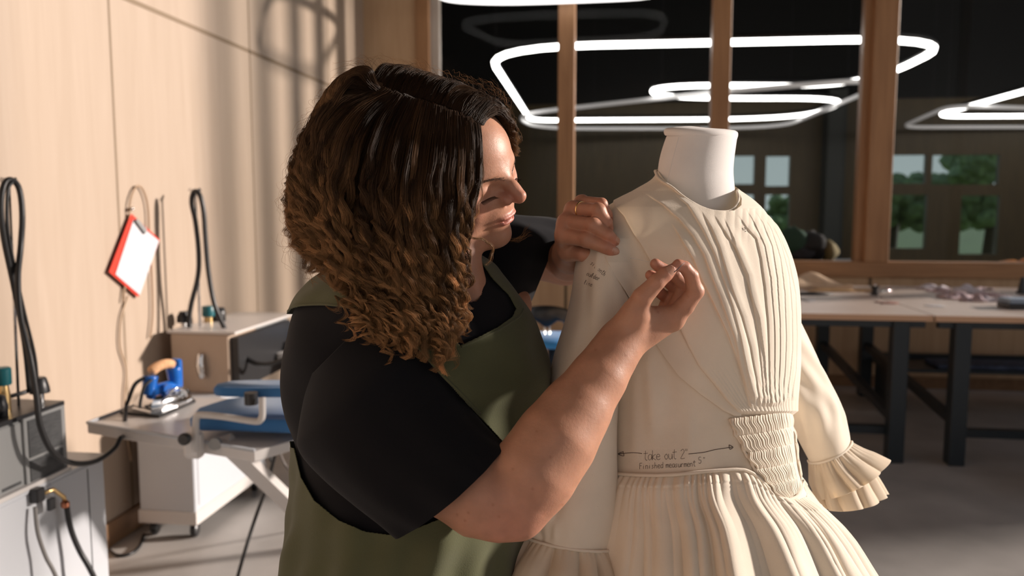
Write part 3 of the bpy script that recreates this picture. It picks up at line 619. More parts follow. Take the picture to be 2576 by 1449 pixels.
tag(obj('wall_cable',A().tube(spline([LWp(a,b,.012) for a,b in ((322,745),(305,800),(302,870),(318,930),(314,1000),(318,1080),(330,1160))],40),.0045,8),mat('tan_cable',(.42,.30,.2),.6),None,True),'thin tan cable running down the wall below the clipboard','cable')
tag(obj('floor_cable',A().tube(spline([pl(a,b,2,.008) for a,b in ((273,1382),(292,1396),(325,1394),(350,1375),(362,1345))],30),.007,8),M_rub,None,True),'black cable lying on the floor by the white cart','cable')
tag(obj('hanging_cable',A().tube(spline([C(700,1098,3.0),C(690,1150,3.05),C(668,1230,3.1),C(640,1310,3.15),C(612,1400,3.1),pl(590,1480,2,.01)],40),.0075,8),M_rub,None,True),'long black cable slanting from the ironing table to the floor beside the woman','cable')
tag(obj('hanging_cable',A().tube(spline([C(640,1090,3.05),C(665,1105,3.1),C(678,1140,3.1),C(681,1160,3.1),C(684,1130,3.1),C(688,1095,3.0)],30),.005,8),M_rub,None,True),'short black cable loop under the blue board of the ironing table','cable')
tag(obj('floor_hose',A().tube(spline([C(700,1120,3.3),C(712,1160,3.4),C(735,1185,3.4),C(800,1200,3.4),C(880,1300,3.8),pl(900,1330,2,.01)],30),.006,8),mat('grey_hose',(.18,.16,.15),.5),None,True),'thin grey hose curving behind the woman hip','hose')
# ================================================================ DRESS FORM + DRESS
M_cal=fabric('calico',(.84,.745,.62),2200,.35,speck=.45,trans=.10)
M_calr=fabric('calico_ruffle',(.84,.74,.60),2200,.35,speck=.3,trans=.32)
M_form=fabric('form_jersey',(.80,.76,.73),3000,.3)
M_ink=mat('pencil_ink',(.10,.065,.05),.7)
TT=[(428,1655,1795,.050,1.27),(450,1640,1820,.062,1.27),(475,1600,1857,.078,1.265),(500,1558,1885,.090,1.262),(530,1512,1908,.10,1.26),(570,1492,1943,.110,1.26),(620,1488,1968,.118,1.26),(680,1500,1987,.122,1.26),(760,1520,1997,.122,1.26),(900,1530,2000,.115,1.26),(1030,1530,1994,.108,1.26),(1130,1528,2000,.108,1.26),(1200,1520,2012,.115,1.26),(1250,1508,2034,.125,1.26),(1330,1488,2108,.15,1.26),(1449,1452,2188,.185,1.26),(1700,1380,2340,.25,1.27),(2100,1290,2560,.32,1.28),(2700,1200,2780,.38,1.29)]
def tor(y):
    L,R,b,d=sp1(TT,y); return (L+R)/2,(R-L)/2,d,b
def torso_d(px,py):
    xc,w,d,b=tor(py); s=np.clip((px-xc)/w,-1,1); return d-b*np.sqrt(1-s*s)
def px_of(poly,y):
    P=np.array(poly,float); return np.interp(y,P[:,1],P[:,0])
F1=[(1549,511),(1536,540),(1524,585),(1516,625),(1524,652),(1545,690),(1575,735),(1612,800),(1648,863),(1680,910),(1708,947),(1760,990),(1820,1033),(1848,1047)]
F2=[(1549,511),(1580,545),(1601,585),(1622,620),(1645,662),(1668,712),(1690,765),(1712,818),(1735,870),(1760,920),(1800,970),(1830,1010),(1856,1040)]
F3=[(1618,481),(1675,516),(1713,554),(1742,590),(1770,640),(1790,697),(1808,744),(1826,800),(1843,849),(1860,921),(1880,1000)]
FR=[(F3,.0032,26),
 ([(1690,560),(1713,595),(1745,649),(1763,696),(1792,756),(1827,836),(1852,906),(1868,966),(1878,1020)],.0034,30),
 ([(1690,480),(1730,515),(1765,575),(1795,640),(1816,700),(1838,770),(1855,845),(1868,920),(1886,1010)],.0026,18),
 ([(1760,530),(1785,572),(1805,620),(1836,725),(1862,798),(1881,874),(1893,960),(1897,1015)],.0030,20),
 ([(1790,540),(1822,590),(1849,630),(1875,693),(1887,763),(1900,842),(1906,937),(1908,1015)],.0030,18),
 ([(1812,545),(1838,600),(1865,680),(1886,750),(1900,800),(1912,900),(1916,1015)],.0022,12),
 ([(1845,540),(1870,575),(1893,600),(1906,650),(1916,720),(1922,810),(1924,900),(1924,1015)],.0036,16),
 ([(1860,520),(1885,560),(1912,620),(1928,700),(1935,800),(1936,900),(1934,1012)],.0026,13),
 ([(1880,525),(1905,560),(1930,620),(1943,700),(1949,800),(1949,900),(1944,1010)],.0026,12),
 ([(1900,535),(1928,580),(1950,650),(1961,740),(1964,840),(1961,930),(1955,1005)],.0024,11),
 ([(1920,550),(1950,610),(1970,690),(1979,790),(1979,880),(1972,950),(1965,1000)],.0022,10),
 ([(1940,575),(1968,650),(1985,740),(1990,840),(1987,930),(1976,1000)],.0020,8)]
def relief(px,py):
    h=np.zeros_like(px)
    x2=px_of(F2,py); on=1/(1+np.exp(-(px-x2)/1.6))*np.clip((1046-py)/12,0,1)*np.clip((py-480)/40,0,1)
    h+=.0125*on
    for poly,Amp,lam in FR:
        y0,y1=poly[0][1],poly[-1][1]; x=px_of(poly,py); dx=px-x
        fade=np.clip((py-y0)/45,0,1)*np.clip((y1+8-py)/10,0,1); sl=np.maximum(dx,0); Amp=Amp*1.45
        h+=Amp*fade/(1+np.exp(-np.clip(dx/1.5,-30,30)))*np.exp(-(sl/lam)**1.3)
        h-=.35*Amp*fade*np.exp(-(np.minimum(dx,0)/7)**2)*(dx<0)
    # fine gathers above the smocking and below the neckline
    xr=sp1([(428,1845,0),(700,1990,0),(1030,1994,0)],py)[0]; s=(px-x2)/np.maximum(xr-x2,30)
    a=np.clip((py-880)/150,0,1)**1.5*on
    h+=a*.0013*(np.abs(np.sin(s*62+1.5*np.sin(py*.012)+2*np.sin(s*9)))**.7)
    nl=np.clip(1-(py-535)/90,0,1)*np.clip((px-1770)/40,0,1)*(py>525)
    h+=nl*.0011*np.abs(np.sin(px*.16+2*np.sin(px*.03)))
    # large soft folds
    for cx,sl_,wd_,am,y0,y1 in ((1632,.05,20,.006,850,1130),(1600,.0,16,.003,880,1180),(1672,.10,22,-.004,870,1060),(1735,.0,16,.002,1000,1180),(1730,-.38,16,.003,640,840),(1705,.35,20,.004,560,700),(1820,.2,22,.003,700,900)):
        m=np.clip((py-y0)/60,0,1)*np.clip((y1-py)/60,0,1); h+=am*m*np.exp(-((px-cx-sl_*(py-y0))/wd_)**2)
    h+=.0007*np.sin(px*.021+py*.013)+.0005*np.sin(px*.05-py*.031)
    return h
def under(px,py):
    s=np.zeros_like(px)
    for poly,amp in [(F2,5.0)]+[(q[0],q[1]*1300) for q in FR]:
        y0,y1=poly[0][1],poly[-1][1]; dx=px-px_of(poly,py); fade=np.clip((py-y0)/45,0,1)*np.clip((y1-py)/30,0,1); s-=amp*fade*np.exp(-((dx-2.5)/4.5)**2)
    return s
def seam(x): return np.interp(x,[1500,1545,1600,1650,1700,1750,1800,1850,1875,1893,1910,1940,1965,1985,2003,2016,2022,2030],[1188,1191,1194,1195,1193,1188,1183,1179,1181,1189,1202,1234,1251,1256,1250,1232,1200,1188])
def inpoly(x,y,P):
    P=np.array(P,float); r=np.zeros(x.shape,bool); j=len(P)-1
    for i in range(len(P)):
        xi,yi=P[i];xj,yj=P[j]; c=((yi>y)!=(yj>y))&(x<(xj-xi)*(y-yi)/((yj-yi) if yj!=yi else 1e-9)+xi); r^=c; j=i
    return r
def grid_faces(nr,nc,closed=False):
    i=np.arange(nr-1)[:,None]; j=np.arange(nc if closed else nc-1)[None]; j2=(j+1)%nc
    return np.stack([i*nc+j,i*nc+j2,(i+1)*nc+j2,(i+1)*nc+j],-1).reshape(-1,4)
def clean(v,f):
    u,inv=np.unique(f,return_inverse=True); return v[u],inv.reshape(f.shape)
def thet(nf,nb):
    a=np.radians(np.linspace(-93,93,nf)); b=np.radians(np.linspace(93,267,nb+2)[1:-1]); return np.concatenate([a,b])
DR=thing('dress','unfinished cream calico dress with smocked waist and frilled cuffs, on the dress form','dress',C(1770,2690,1.27)*np.array([1,1,0])+np.array([0,0,.12]))
def bodice():
    th=thet(540,60); ys=np.concatenate([np.arange(428,1185,1.45),[1190]]); nr,nc=len(ys)+14,len(th)
    Y=np.repeat(ys[:,None],nc,1); TH=np.repeat(th[None],len(ys),0)
    # extra rows down to the waist seam
    xc,w,d,b=tor(np.array([1190.])); xs=xc+w*np.sin(th); sm=np.where(np.cos(th)>-.05,seam(xs),1190.)
    ex=np.linspace(0,1,15)[1:,None]*(sm[None]-1190)+1190; Y=np.concatenate([Y,ex]); TH=np.concatenate([TH,np.repeat(th[None],14,0)])
    fr=np.cos(TH)>0
    k=Y[:-14]>np.minimum(sm[None],1190.)
    Y[:-14][k]=np.repeat(sm[None],len(ys),0)[k]
    xc,w,d,b=tor(Y); px=xc+w*np.sin(TH); h=relief(px,Y)*np.clip(np.cos(TH)*4+.6,0,1)
    P=V(px+h*1600*np.sin(TH)*.8+under(px,Y)*(np.cos(TH)>0),Y,d-b*np.cos(TH)-h*np.cos(TH))
    v=P.reshape(-1,3); f=grid_faces(Y.shape[0],nc,True)
    cpx=px.reshape(-1)[f].mean(1); cy=Y.reshape(-1)[f].mean(1); cf=(np.cos(TH).reshape(-1)[f].mean(1)>0)
    neck=[(1655,429),(1668,448),(1690,469),(1715,491),(1740,508),(1770,523),(1800,531),(1835,530),(1853,516),(1858,500),(1856,470),(1850,400),(1640,400)]
    kill=cf&inpoly(cpx,cy,neck); kill|=(~cf)&(cy<445)
    ar=(np.ptp(Y.reshape(-1)[f],1)<1e-6); kill|=ar
    v,f=clean(v,f[~kill]); return mesh_obj('bodice',W(v),f,M_cal,DR)
BD=bodice()
# neckline binding
nk=[(1648,430),(1655,446),(1668,458),(1690,471),(1715,492),(1740,509),(1770,524),(1800,532),(1835,531),(1852,518),(1858,502),(1856,485)]
P=[V(x,y,torso_d(x,y)-.003) for x,y in nk]; 
nkb=[V(1848,474,1.305),V(1800,456,1.33),V(1740,436,1.34),V(1680,428,1.32)]
P=spline(P+nkb+[P[0]],90)[:-1]
obj('neck_binding',A().tube(W(P),.0023,6,closed=True),M_cal,DR,True)
# smocked waist panel
ROW=[(1052,1833,1030,1992),(1096,1856,1072,1996),(1138,1879,1112,2006),(1180,1903,1158,2012),(1218,1932,1198,2018),(1256,1968,1236,2014)]
def smock():
    nr,nc=230,330; t=np.linspace(0,5,nr)[:,None]; s=np.linspace(0,1,nc)[None]
    R=np.array(ROW,float); i=np.clip(t.astype(int),0,4); u=t-i; g=lambda k:R[i,k]*(1-u)+R[i+1,k]*u
    yl,xl,yr,xr=g(0),g(1),g(2),g(3)
    bl=np.sin(math.pi*u)**.6
    xl=xl-3*np.sin(math.pi*u*1)+2.5*np.cos(t*9); xr=xr+2*np.sin(math.pi*u)
    r=np.random.default_rng(3); lab=(i%5).astype(float)
    wig=.9*np.sin(u*math.pi*1.0+lab*2+s*11)+.5*np.sin(u*6+s*23+lab)
    px=xl+(xr-xl)*s+wig*1.6*bl; py=yl+(yr-yl)*s+4*np.sin(math.pi*s)*(-1 if 0 else 1)*.8+.8*np.sin(s*70+lab*3)*(1-bl)
    fq=s*(84-3*lab)+.8*np.sin(s*17+lab*2.3)+.35*wig
    rid=np.abs(np.sin(fq*1.0+lab)); rid2=np.abs(np.sin(fq*.5+1.3*lab+.6*np.sin(s*31)))
    edge=np.clip(np.minimum(s,1-s)/.03,0,1)**.5
    h=.0065+edge*(.0055*bl+(.0026*rid**.8+.0016*rid2)*(.35+.65*bl))
    d=torso_d(px,py)-h*1.0+.0015
    v=V(px,py,d).reshape(-1,3); f=grid_faces(nr,nc); return mesh_obj('smocked_panel',W(v),f,M_cal,DR)
smock()
def drape(pts,off,rel=True,n=None):
    P=spline(np.array(pts,float),n or max(8,len(pts)*6)); d=torso_d(P[:,0],P[:,1])-(relief(P[:,0],P[:,1]) if rel else 0)-off; return W(V(P[:,0],P[:,1],d))
obj('smocking_edge',A().tube(drape([(1836,1053),(1846,1075),(1851,1094),(1866,1115),(1873,1137),(1888,1158),(1898,1180),(1915,1200),(1928,1216)],.0035,False),[.0026+.0007*math.sin(i*1.1) for i in range(54)],6),M_cal,DR,True)
xs=np.concatenate([np.linspace(1535,1890,40),np.linspace(1893,2021,40)])
obj('waist_piping',A().tube(drape(list(zip(xs,seam(xs)+1)),.0065,False,200),.0027,7),M_cal,DR,True)
# skirt
def skirt():
    th=thet(760,90); nr=330; t=np.linspace(0,1,nr)[:,None]**1.25
    xc,w,d,b=tor(np.array([1190.])); xs=xc+w*np.sin(th); sm=np.where(np.cos(th)>-.05,seam(xs),1190.)
    Y=sm[None]+t*(2690-sm[None]); TH=np.repeat(th[None],nr,0)
    xc,w,d,b=tor(Y); dy=Y-sm[None]
    T2=TH+.02*np.sin(dy*.004+TH*7)
    q=T2*9.6+.55*np.sin(T2*5.3+1)+.35*np.sin(T2*13+.5)+.0006*dy*np.sin(TH*4)
    big=np.abs(np.sin(q))**.75
    big2=np.abs(np.sin(q*1.9+.7+.3*np.sin(T2*9)))**.8
    fine=np.abs(np.sin(T2*42+1.5*np.sin(T2*11)+.003*dy))**.8
    a=np.clip(dy/330,0,1)
    h=.002+(.004+.027*a)*big*(.75+.25*np.sin(T2*17))+.009*np.clip(dy/120,0,1)*big2*(1-.4*a)+.0055*fine*np.exp(-dy/60)-.014*a
    h=h*np.clip(dy/26,.0,1)**.8+.006*np.clip(dy/40,0,1)+.0015*fine*(dy<30)
    px=xc+(w+h*1250)*np.sin(TH); dd=d-(b+h)*np.cos(TH)
    v=V(px,Y,dd).reshape(-1,3); return mesh_obj('skirt',W(v),grid_faces(nr,len(th),True),M_cal,DR)
skirt()
# ---- sleeves: rings (cx,cy,d, ax,ay, b, fx,fy)
def ringloft(K,nt,nph,rel=None,ph0=0):
    K=np.array(K,float); S=spline(K,nt); ph=np.linspace(0,2*math.pi,nph,endpoint=False)[None]; t=np.linspace(0,1,nt)[:,None]
    g=lambda k:S[:,k][:,None]; h=rel(ph,t) if rel else 0*ph*t
    sc=F/g(2); al=np.hypot(g(3),g(4)); 
    px=g(0)+g(3)*np.cos(ph)*(1+h*sc/al)+g(6)*np.maximum(np.sin(ph),0)+g(3)*0; py=g(1)+g(4)*np.cos(ph)*(1+h*sc/al)+g(7)*np.maximum(np.sin(ph),0)
    d=g(2)-(g(5)+h)*np.sin(ph); return V(px,py,d),px,py
SLV=[(1555,560,1.262,48,8,.05,0,0),(1540,600,1.25,72,6,.085,0,0),(1530,660,1.235,82,4,.095,0,0),(1524,730,1.225,85,0,.095,0,0),(1512,800,1.215,86,0,.09,0,0),(1487,890,1.21,90,-2,.085,0,0),(1466,990,1.205,94,-2,.08,0,0),(1450,1090,1.20,101,0,.078,0,0),(1438,1200,1.195,112,4,.078,0,0),(1432,1300,1.19,120,10,.078,0,8),(1432,1357,1.19,121,18,.075,0,24)]
def srel(ph,t):
    h=.0012*np.sin(3*ph+9*t)+.0012*np.sin(5*ph-7*t+1)
    def crease(p0,t0,p1,t1,wd_,am):
        u=np.clip(((ph-p0)*(p1-p0)+(t-t0)*(t1-t0)*4)/((p1-p0)**2+4*(t1-t0)**2),0,1); dd=np.sqrt((ph-p0-u*(p1-p0))**2+4*(t-t0-u*(t1-t0))**2); return am*np.exp(-(dd/wd_)**2)
    return h+crease(2.3,.78,1.9,.93,.10,.006)+crease(1.75,.80,1.95,.93,.09,-.005)+crease(1.0,.50,.6,.62,.1,.005)+crease(1.5,.2,.7,.45,.12,.004)+crease(2.2,.3,1.6,.6,.15,-.004)+crease(1.2,.02,1.9,.16,.12,.004)+crease(2.5,.85,2.2,.97,.07,-.004)
v,SPX,SPY=ringloft(SLV,330,260,srel); SL1=mesh_obj('sleeve',W(v.reshape(-1,3)),grid_faces(330,260,True),M_cal,DR)
Kc=SLV[-1]
def ring_pts(K,off,n=80,arc=(0,6.2832)):
    ph=np.linspace(arc[0],arc[1],n,endpoint=False); cx,cy,d,ax,ay,b,fx,fy=K; sc=F/d; l=math.hypot(ax,ay); k=1+off*sc/l
    return W(V(cx+ax*k*np.cos(ph)+fx*np.maximum(np.sin(ph),0),cy+ay*k*np.cos(ph)+fy*np.maximum(np.sin(ph),0),d-(b+off)*np.sin(ph)))
obj('cuff_piping',A().tube(ring_pts(Kc,.0015),.0024,6,closed=True),M_cal,SL1,True)
def ruffle(K,nw,amp,seed,name='cuff_frill',nt=70,nph=420,thick=True,par=None):
    r=np.random.default_rng(seed); ph0=r.random(6)*6
    def rr(ph,t):
        wv=np.abs(np.sin(ph*nw/2+.5*np.sin(ph*3+ph0[0])+.25*np.sin(7*ph+ph0[1])+.4*t*np.sin(5*ph)))**.8-.5
        fn=np.abs(np.sin(ph*nw*1.7+np.sin(ph*5+ph0[2])))-.5
        return amp*wv*np.clip(t*1.5+.12,0,1)+.0025*fn*np.exp(-t*3.5)*np.clip(t*14,0,1)
    v,_,_=ringloft(K,nt,nph,rr); o=mesh_obj(name,W(v.reshape(-1,3)),grid_faces(nt,nph,True),M_calr,par)
    s=o.modifiers.new('thickness','SOLIDIFY'); s.thickness=.0009; return o
ruffle([Kc,(1430,1385,1.19,140,22,.085,0,26),(1424,1430,1.185,165,26,.10,0,30),(1416,1500,1.18,190,30,.12,0,36)],13,.019,1,par=SL1)
# dress front shoulder flap (lapel) lying over the sleeve head
def lapel():
    nr,nc=420,70; y=np.linspace(513,1046,nr)[:,None]; s=np.concatenate([[-.0,-.0,-.0],np.linspace(0,1,nc-3)])[None]
    x1=px_of(F1,y); x2=px_of(F2,y)+9
    px=x1+(x2-x1)*s; py=y+0*s
    base=torso_d(px,py)
    # sleeve front depth
    K=np.array(SLV); 
    cx,d,ax,b=[np.interp(py,K[:,1],K[:,k]) for k in (0,2,3,5)]; sd2=d-b*np.sqrt(np.clip(1-((px-cx)/ax)**2,0,1)); sd2=np.where(np.abs(px-cx)<ax,sd2,9)
    tw=.012; dm=-tw*np.log(np.exp(-base/tw)+np.exp(-np.minimum(sd2,2)/tw))
    h=.0055+.0022*np.sin(math.pi*np.clip(s,0,1))**.7+.003*np.exp(-((s-.35)/.12)**2)*np.clip((860-py)/80,0,1)*np.clip((py-600)/60,0,1)
    dd=dm-h-.001*np.sin(py*.02+px*.03)
    dd[:,0]+=.0075; px[:,0]+=6; dd[:,1]+=.0045; px[:,1]+=.5; dd[:,2]+=.0018
    return mesh_obj('shoulder_flap',W(V(px,py,dd).reshape(-1,3)),grid_faces(nr,nc),M_cal,DR), dm
_,_=lapel()
FARS=[(1925,640,1.31,40,-10,.05,0,0),(1930,700,1.33,57,-12,.055,0,0),(1943,790,1.36,57,-14,.058,0,0),(1972,868,1.38,61,-16,.06,0,0),(2016,962,1.40,64,-20,.058,0,0),(2052,1040,1.41,64,-24,.055,0,0),(2072,1088,1.415,60,-25,.052,2,10),(2088,1135,1.42,53,-23,.048,4,20)]
def frel(ph,t): return .0015*np.sin(4*ph+10*t)+.003*np.sin(2*ph+6*t)*np.exp(-((t-.6)/.3)**2)+.0022*np.sin(7*ph+22*t)*np.exp(-((t-.55)/.15)**2)+.0015*np.sin(9*ph-15*t)*np.exp(-((t-.75)/.12)**2)
v,_,_=ringloft(FARS,220,200,frel); SL2=mesh_obj('sleeve',W(v.reshape(-1,3)),grid_faces(220,200,True),M_cal,DR)
obj('cuff_piping',A().tube(ring_pts(FARS[-1],.0015),.0024,6,closed=True),M_cal,SL2,True)
ruffle([FARS[-1],(2104,1158,1.42,66,-30,.058,4,26),(2122,1178,1.42,80,-36,.07,4,32),(2145,1200,1.42,90,-42,.08,2,36)],11,.011,2,par=SL2)
ruffle([(2096,1150,1.42,54,-24,.05,4,22),(2112,1190,1.42,66,-26,.06,2,28),(2130,1225,1.42,78,-18,.068,-4,34),(2146,1252,1.42,84,-8,.074,-8,34)],11,.011,5,par=SL2)
# ---- handwriting: strokes draped on the cloth
GL={'t':[[(.35,0),(.3,.75),(.45,1),(.6,.95)],[(.05,.3),(.7,.25)]],'a':[[(.65,.45),(.35,.4),(.12,.7),(.3,1),(.6,.8),(.65,.45),(.7,1)]],'k':[[(.15,0),(.15,1)],[(.6,.4),(.17,.72),(.65,1)]],'e':[[(.15,.7),(.6,.65),(.5,.42),(.2,.5),(.15,.85),(.4,1),(.7,.9)]],
'o':[[(.4,.42),(.12,.7),(.35,1),(.62,.75),(.4,.42)]],'u':[[(.1,.45),(.15,.9),(.4,1),(.6,.8),(.62,.45),(.68,1)]],'2':[[(.1,.2),(.4,0),(.6,.25),(.35,.6),(.1,1),(.7,.95)]],'"':[[(.2,0),(.18,.22)],[(.4,0),(.38,.22)]],
'F':[[(.15,0),(.1,1)],[(.15,.02),(.7,0)],[(.12,.45),(.55,.42)]],'i':[[(.3,.45),(.3,1)],[(.3,.2),(.31,.24)]],'n':[[(.1,.45),(.12,1)],[(.12,.6),(.4,.42),(.58,.6),(.6,1)]],'s':[[(.55,.45),(.25,.5),(.3,.7),(.5,.8),(.3,1),(.1,.95)]],'h':[[(.15,0),(.12,1)],[(.12,.65),(.4,.45),(.58,.65),(.58,1)]],
'd':[[(.6,.5),(.25,.45),(.12,.8),(.35,1),(.6,.8)],[(.65,0),(.62,1)]],'m':[[(.05,.45),(.07,1)],[(.07,.6),(.25,.42),(.35,.6),(.35,1)],[(.35,.6),(.55,.42),(.68,.6),(.7,1)]],'r':[[(.15,.45),(.15,1)],[(.15,.65),(.4,.43),(.6,.5)]],'5':[[(.6,.02),(.2,.02),(.18,.45),(.5,.45),(.6,.75),(.4,1),(.1,.9)]],'l':[[(.2,.9),(.5,.3),(.4,0),(.25,.3),(.28,.9),(.5,1)]],'p':[[(.15,.45),(.12,1.4)],[(.15,.5),(.5,.42),(.6,.7),(.4,.95),(.14,.85)]],'P':[[(.15,1),(.18,0),(.55,.05),(.6,.35),(.2,.5)]]}
def write(txt,x,y,h,dx,slope,surf,name='handwriting',wid=.00028,adv=.72,par=None,rot=0.):
    a=A(); cs,sn=math.cos(rot),math.sin(rot); ox=0
    for ch in txt:
        if ch in GL:
            for st in GL[ch]:
                P=spline(st,max(5,len(st)*5)); X=ox+P[:,0]*h*dx; Y=-h+P[:,1]*h+slope*ox; px=x+X*cs-Y*sn; py=y+X*sn+Y*cs; a.tube(surf(px,py),wid,5)
        ox+=h*dx*(adv if ch!=' ' else .6)
    return obj(name,a,M_ink,par or BD,True)
surfB=lambda px,py: W(V(px,py,torso_d(px,py)-relief(px,py)-.0004))
write('take out 2"',1618,1158,24,.70,-.045,surfB,adv=.62); write('Finished measurment',1608,1180,15,.70,-.05,surfB,adv=.72); write('5"',1756,1166,16,.8,0,surfB,adv=.9)
ar=A(); 
for L_ in ([(1615,1141),(1590,1139),(1556,1142)],[(1568,1136),(1555,1142),(1569,1147),(1567,1136)],[(1732,1142),(1770,1138),(1800,1131),(1842,1125)],[(1834,1119),(1844,1125),(1836,1130),(1834,1119)]):
    P=np.array(L_,float); P=spline(P,20); ar.tube(surfB(P[:,0],P[:,1]),.0005,5)
obj('arrow_marks',ar,M_ink,BD,True)
def surfS(px,py):
    K=np.array(SLV); cx,d,ax,b=[np.interp(py,K[:,1],K[:,k]) for k in (0,2,3,5)]; return W(V(px,py,d-b*np.sqrt(np.clip(1-((px-cx)/ax)**2,0,1))-.0045))
write('sitionth',1484,664,12,.62,0,surfS,adv=.80,rot=.72,par=SL1); write('oulder',1474,692,12,.64,0,surfS,adv=.78,rot=.42,par=SL1); write('line',1468,714,11,.6,0,surfS,adv=.85,rot=.35,par=SL1)
nt_=A()
for x0,y0 in ((1838,562),(1850,568),(1862,580),(1870,592),(1878,604),(1886,616),(1884,596),(1872,572)):
    P=spline([(x0,y0),(x0+3,y0+4),(x0+1,y0+8),(x0+5,y0+10)],8); nt_.tube(surfB(P[:,0],P[:,1]),.0005,5)
obj('collar_marks',nt_,M_ink,BD,True)
# ---- dress form
FM=thing('dress_form','white padded dress form with flat capped neck wearing the calico dress','dress form',C(1760,2850,1.27)*np.array([1,1,0]))
NK=[(545,1768,88,.058),(520,1768,87,.056),(490,1758,93,.055),(460,1752,95,.055),(430,1750,95,.0545),(400,1753,94,.054),(370,1759,92,.053),(350,1764,90,.053),(338,1768,89,.0525),(333,1769,87,.052)]
def bodyf():
    T=[(r[0],r[1],r[2],r[3],1.268) for r in NK[::-1]]; ys=[333,334,337,342]+list(range(350,560,8)); n=72; v=[]
    T2=[(r[0],r[1],r[2],r[3]) for r in NK[::-1]]
    for y in ys:
        c,w,b=sp1(T2,y); a=np.linspace(0,2*math.pi,n,endpoint=False); v.append(V(c+w*np.cos(a),y+0*a+ (3 if y==333 else 0)*0,1.268-b*np.sin(a)))
    for y in (600,700,900,1100,1250):
        xc,w,d,b=tor(float(y)); k=.86; a=np.linspace(0,2*math.pi,n,endpoint=False); v.append(V(xc+w*k*np.cos(a),y+0*a,d-b*k*np.sin(a)))
    m=len(v); v=np.concatenate(v); f=[tuple(q) for q in grid_faces(m,n,True)]+[tuple(range(n)),tuple((m-1)*n+j for j in range(n))[::-1]]
    return mesh_obj('torso',W(v),f,M_form,FM)
bodyf()
def capf():
    n=72; lv=[(92*.97,10,.0515),(92,7,.0535),(93.5,1,.054),(92,-5,.0535),(86,-9,.050),(60,-12.5,.035),(30,-14,.017),(4,-14.4,.002)]; v=[]; a=np.linspace(0,2*math.pi,n,endpoint=False)
    for w,dy,b in lv: v.append(V(1763+w*np.cos(a),334+dy+ 3*np.cos(a)+0*a,1.268-b*np.sin(a)*1.0))
    # tilt so that the flat top shows its thin edge
    v=np.concatenate(v); m=len(lv); f=[tuple(q) for q in grid_faces(m,n,True)]+[tuple(range(n)),tuple((m-1)*n+j for j in range(n))[::-1]]
    return mesh_obj('neck_cap',W(v),f,M_form,FM)
capf()
sm_=[]
for y in np.linspace(345,490,20):
    c,w,b=sp1([(r[0],r[1],r[2],r[3]) for r in NK[::-1]],y); x=np.interp(y,[345,400,460,520],[1707,1692,1678,1672]); sm_.append(V(x,y,1.268-b*math.sqrt(max(0,1-((x-c)/w)**2))))
obj('seam',A().tube(W(np.array(sm_)),.0007,5),M_form,FM,True)
pb=C(1760,1250,1.27)
obj('stand_pole',A().tube([pb,(pb[0],pb[1],.05)],.016,12),M_chrome,FM,True); obj('stand_base',A().lathe([(.22,0),(.22,.02),(.03,.06),(.02,.09)],(pb[0],pb[1],0),40),M_navy,FM,True,30)
# ================================================================ THE WOMAN
def sdf_mesh(fn,lo,hi,h,slack=1.25):
    lo=np.array(lo,float); hi=np.array(hi,float); B=8; nb=np.ceil((hi-lo)/(h*B)).astype(int)
    I=np.stack(np.meshgrid(*[np.arange(n) for n in nb],indexing='ij'),-1).reshape(-1,3)
    c=lo+(I+.5)*h*B; d=fn(c); I=I[np.abs(d)<h*B*slack]
    o=np.arange(B+1); G=np.stack(np.meshgrid(o,o,o,indexing='ij'),-1)
    ids=[];vps=[];ed=[]
    nxyz=nb*B+2
    key=lambda q:(q[...,0]*nxyz[1]+q[...,1])*nxyz[2]+q[...,2]
    for s in range(0,len(I),1500):
        J=I[s:s+1500]; gi=J[:,None,None,None]*B+G[None]; D=fn((lo+gi.reshape(-1,3)*h)).reshape(gi.shape[:-1])
        cs=[D[:,a:B+a,b:B+b,e:B+e] for a in (0,1) for b in (0,1) for e in (0,1)]
        off=[(a,b,e) for a in (0,1) for b in (0,1) for e in (0,1)]
        st=np.stack(cs,-1); neg=(st<0).sum(-1); act=(neg>0)&(neg<8)
        w=np.nonzero(act); st=st[w]; cell=gi[:,:B,:B,:B][w]
        ac=np.zeros((len(st),3)); cn=np.zeros(len(st))
        for m in range(8):
            for ax in range(3):
                if off[m][ax]==0:
                    o2=list(off[m]); o2[ax]=1; k=off.index(tuple(o2)); a,b=st[:,m],st[:,k]; x=(a<0)!=(b<0); t=np.where(x,a/(a-b+1e-12),0)
                    p=np.array(off[m],float)[None].repeat(len(st),0); p[:,ax]+=t; ac+=p*x[:,None]; cn+=x
        ids.append(key(cell)); vps.append(lo+(cell+ac/cn[:,None])*h)
        for ax in range(3):       # edges starting at the low corner of each cell
            k=[0,0,0]; k[ax]=1; a=st[:,0]; b=st[:,off.index(tuple(k))]; x=(a<0)!=(b<0); ed.append((np.full(x.sum(),ax),cell[x],(a[x]<0)))
    ids=np.concatenate(ids); vps=np.concatenate(vps); o=np.argsort(ids); ids=ids[o]; vps=vps[o]
    F_=[]
    for ax,cell,ng in ed:
        if len(cell)==0: continue
        a=ax[0]; b,c_=(a+1)%3,(a+2)%3; q=[]
        for db,dc in ((0,0),(-1,0),(-1,-1),(0,-1)):
            cc=cell.copy(); cc[:,b]+=db; cc[:,c_]+=dc; q.append(key(cc))
        q=np.stack(q,-1); ix=np.searchsorted(ids,q); ix=np.clip(ix,0,len(ids)-1); ok=(ids[ix]==q).all(1); ix=ix[ok]; g=ng[ok]; ix[~g]=ix[~g][:,::-1]; F_.append(ix)
    return vps,np.concatenate(F_)
def smin(a,b,k):
    h=np.clip(.5+.5*(b-a)/k,0,1); return b*(1-h)+a*h-k*h*(1-h)
def smax(a,b,k): return -smin(-a,-b,k)
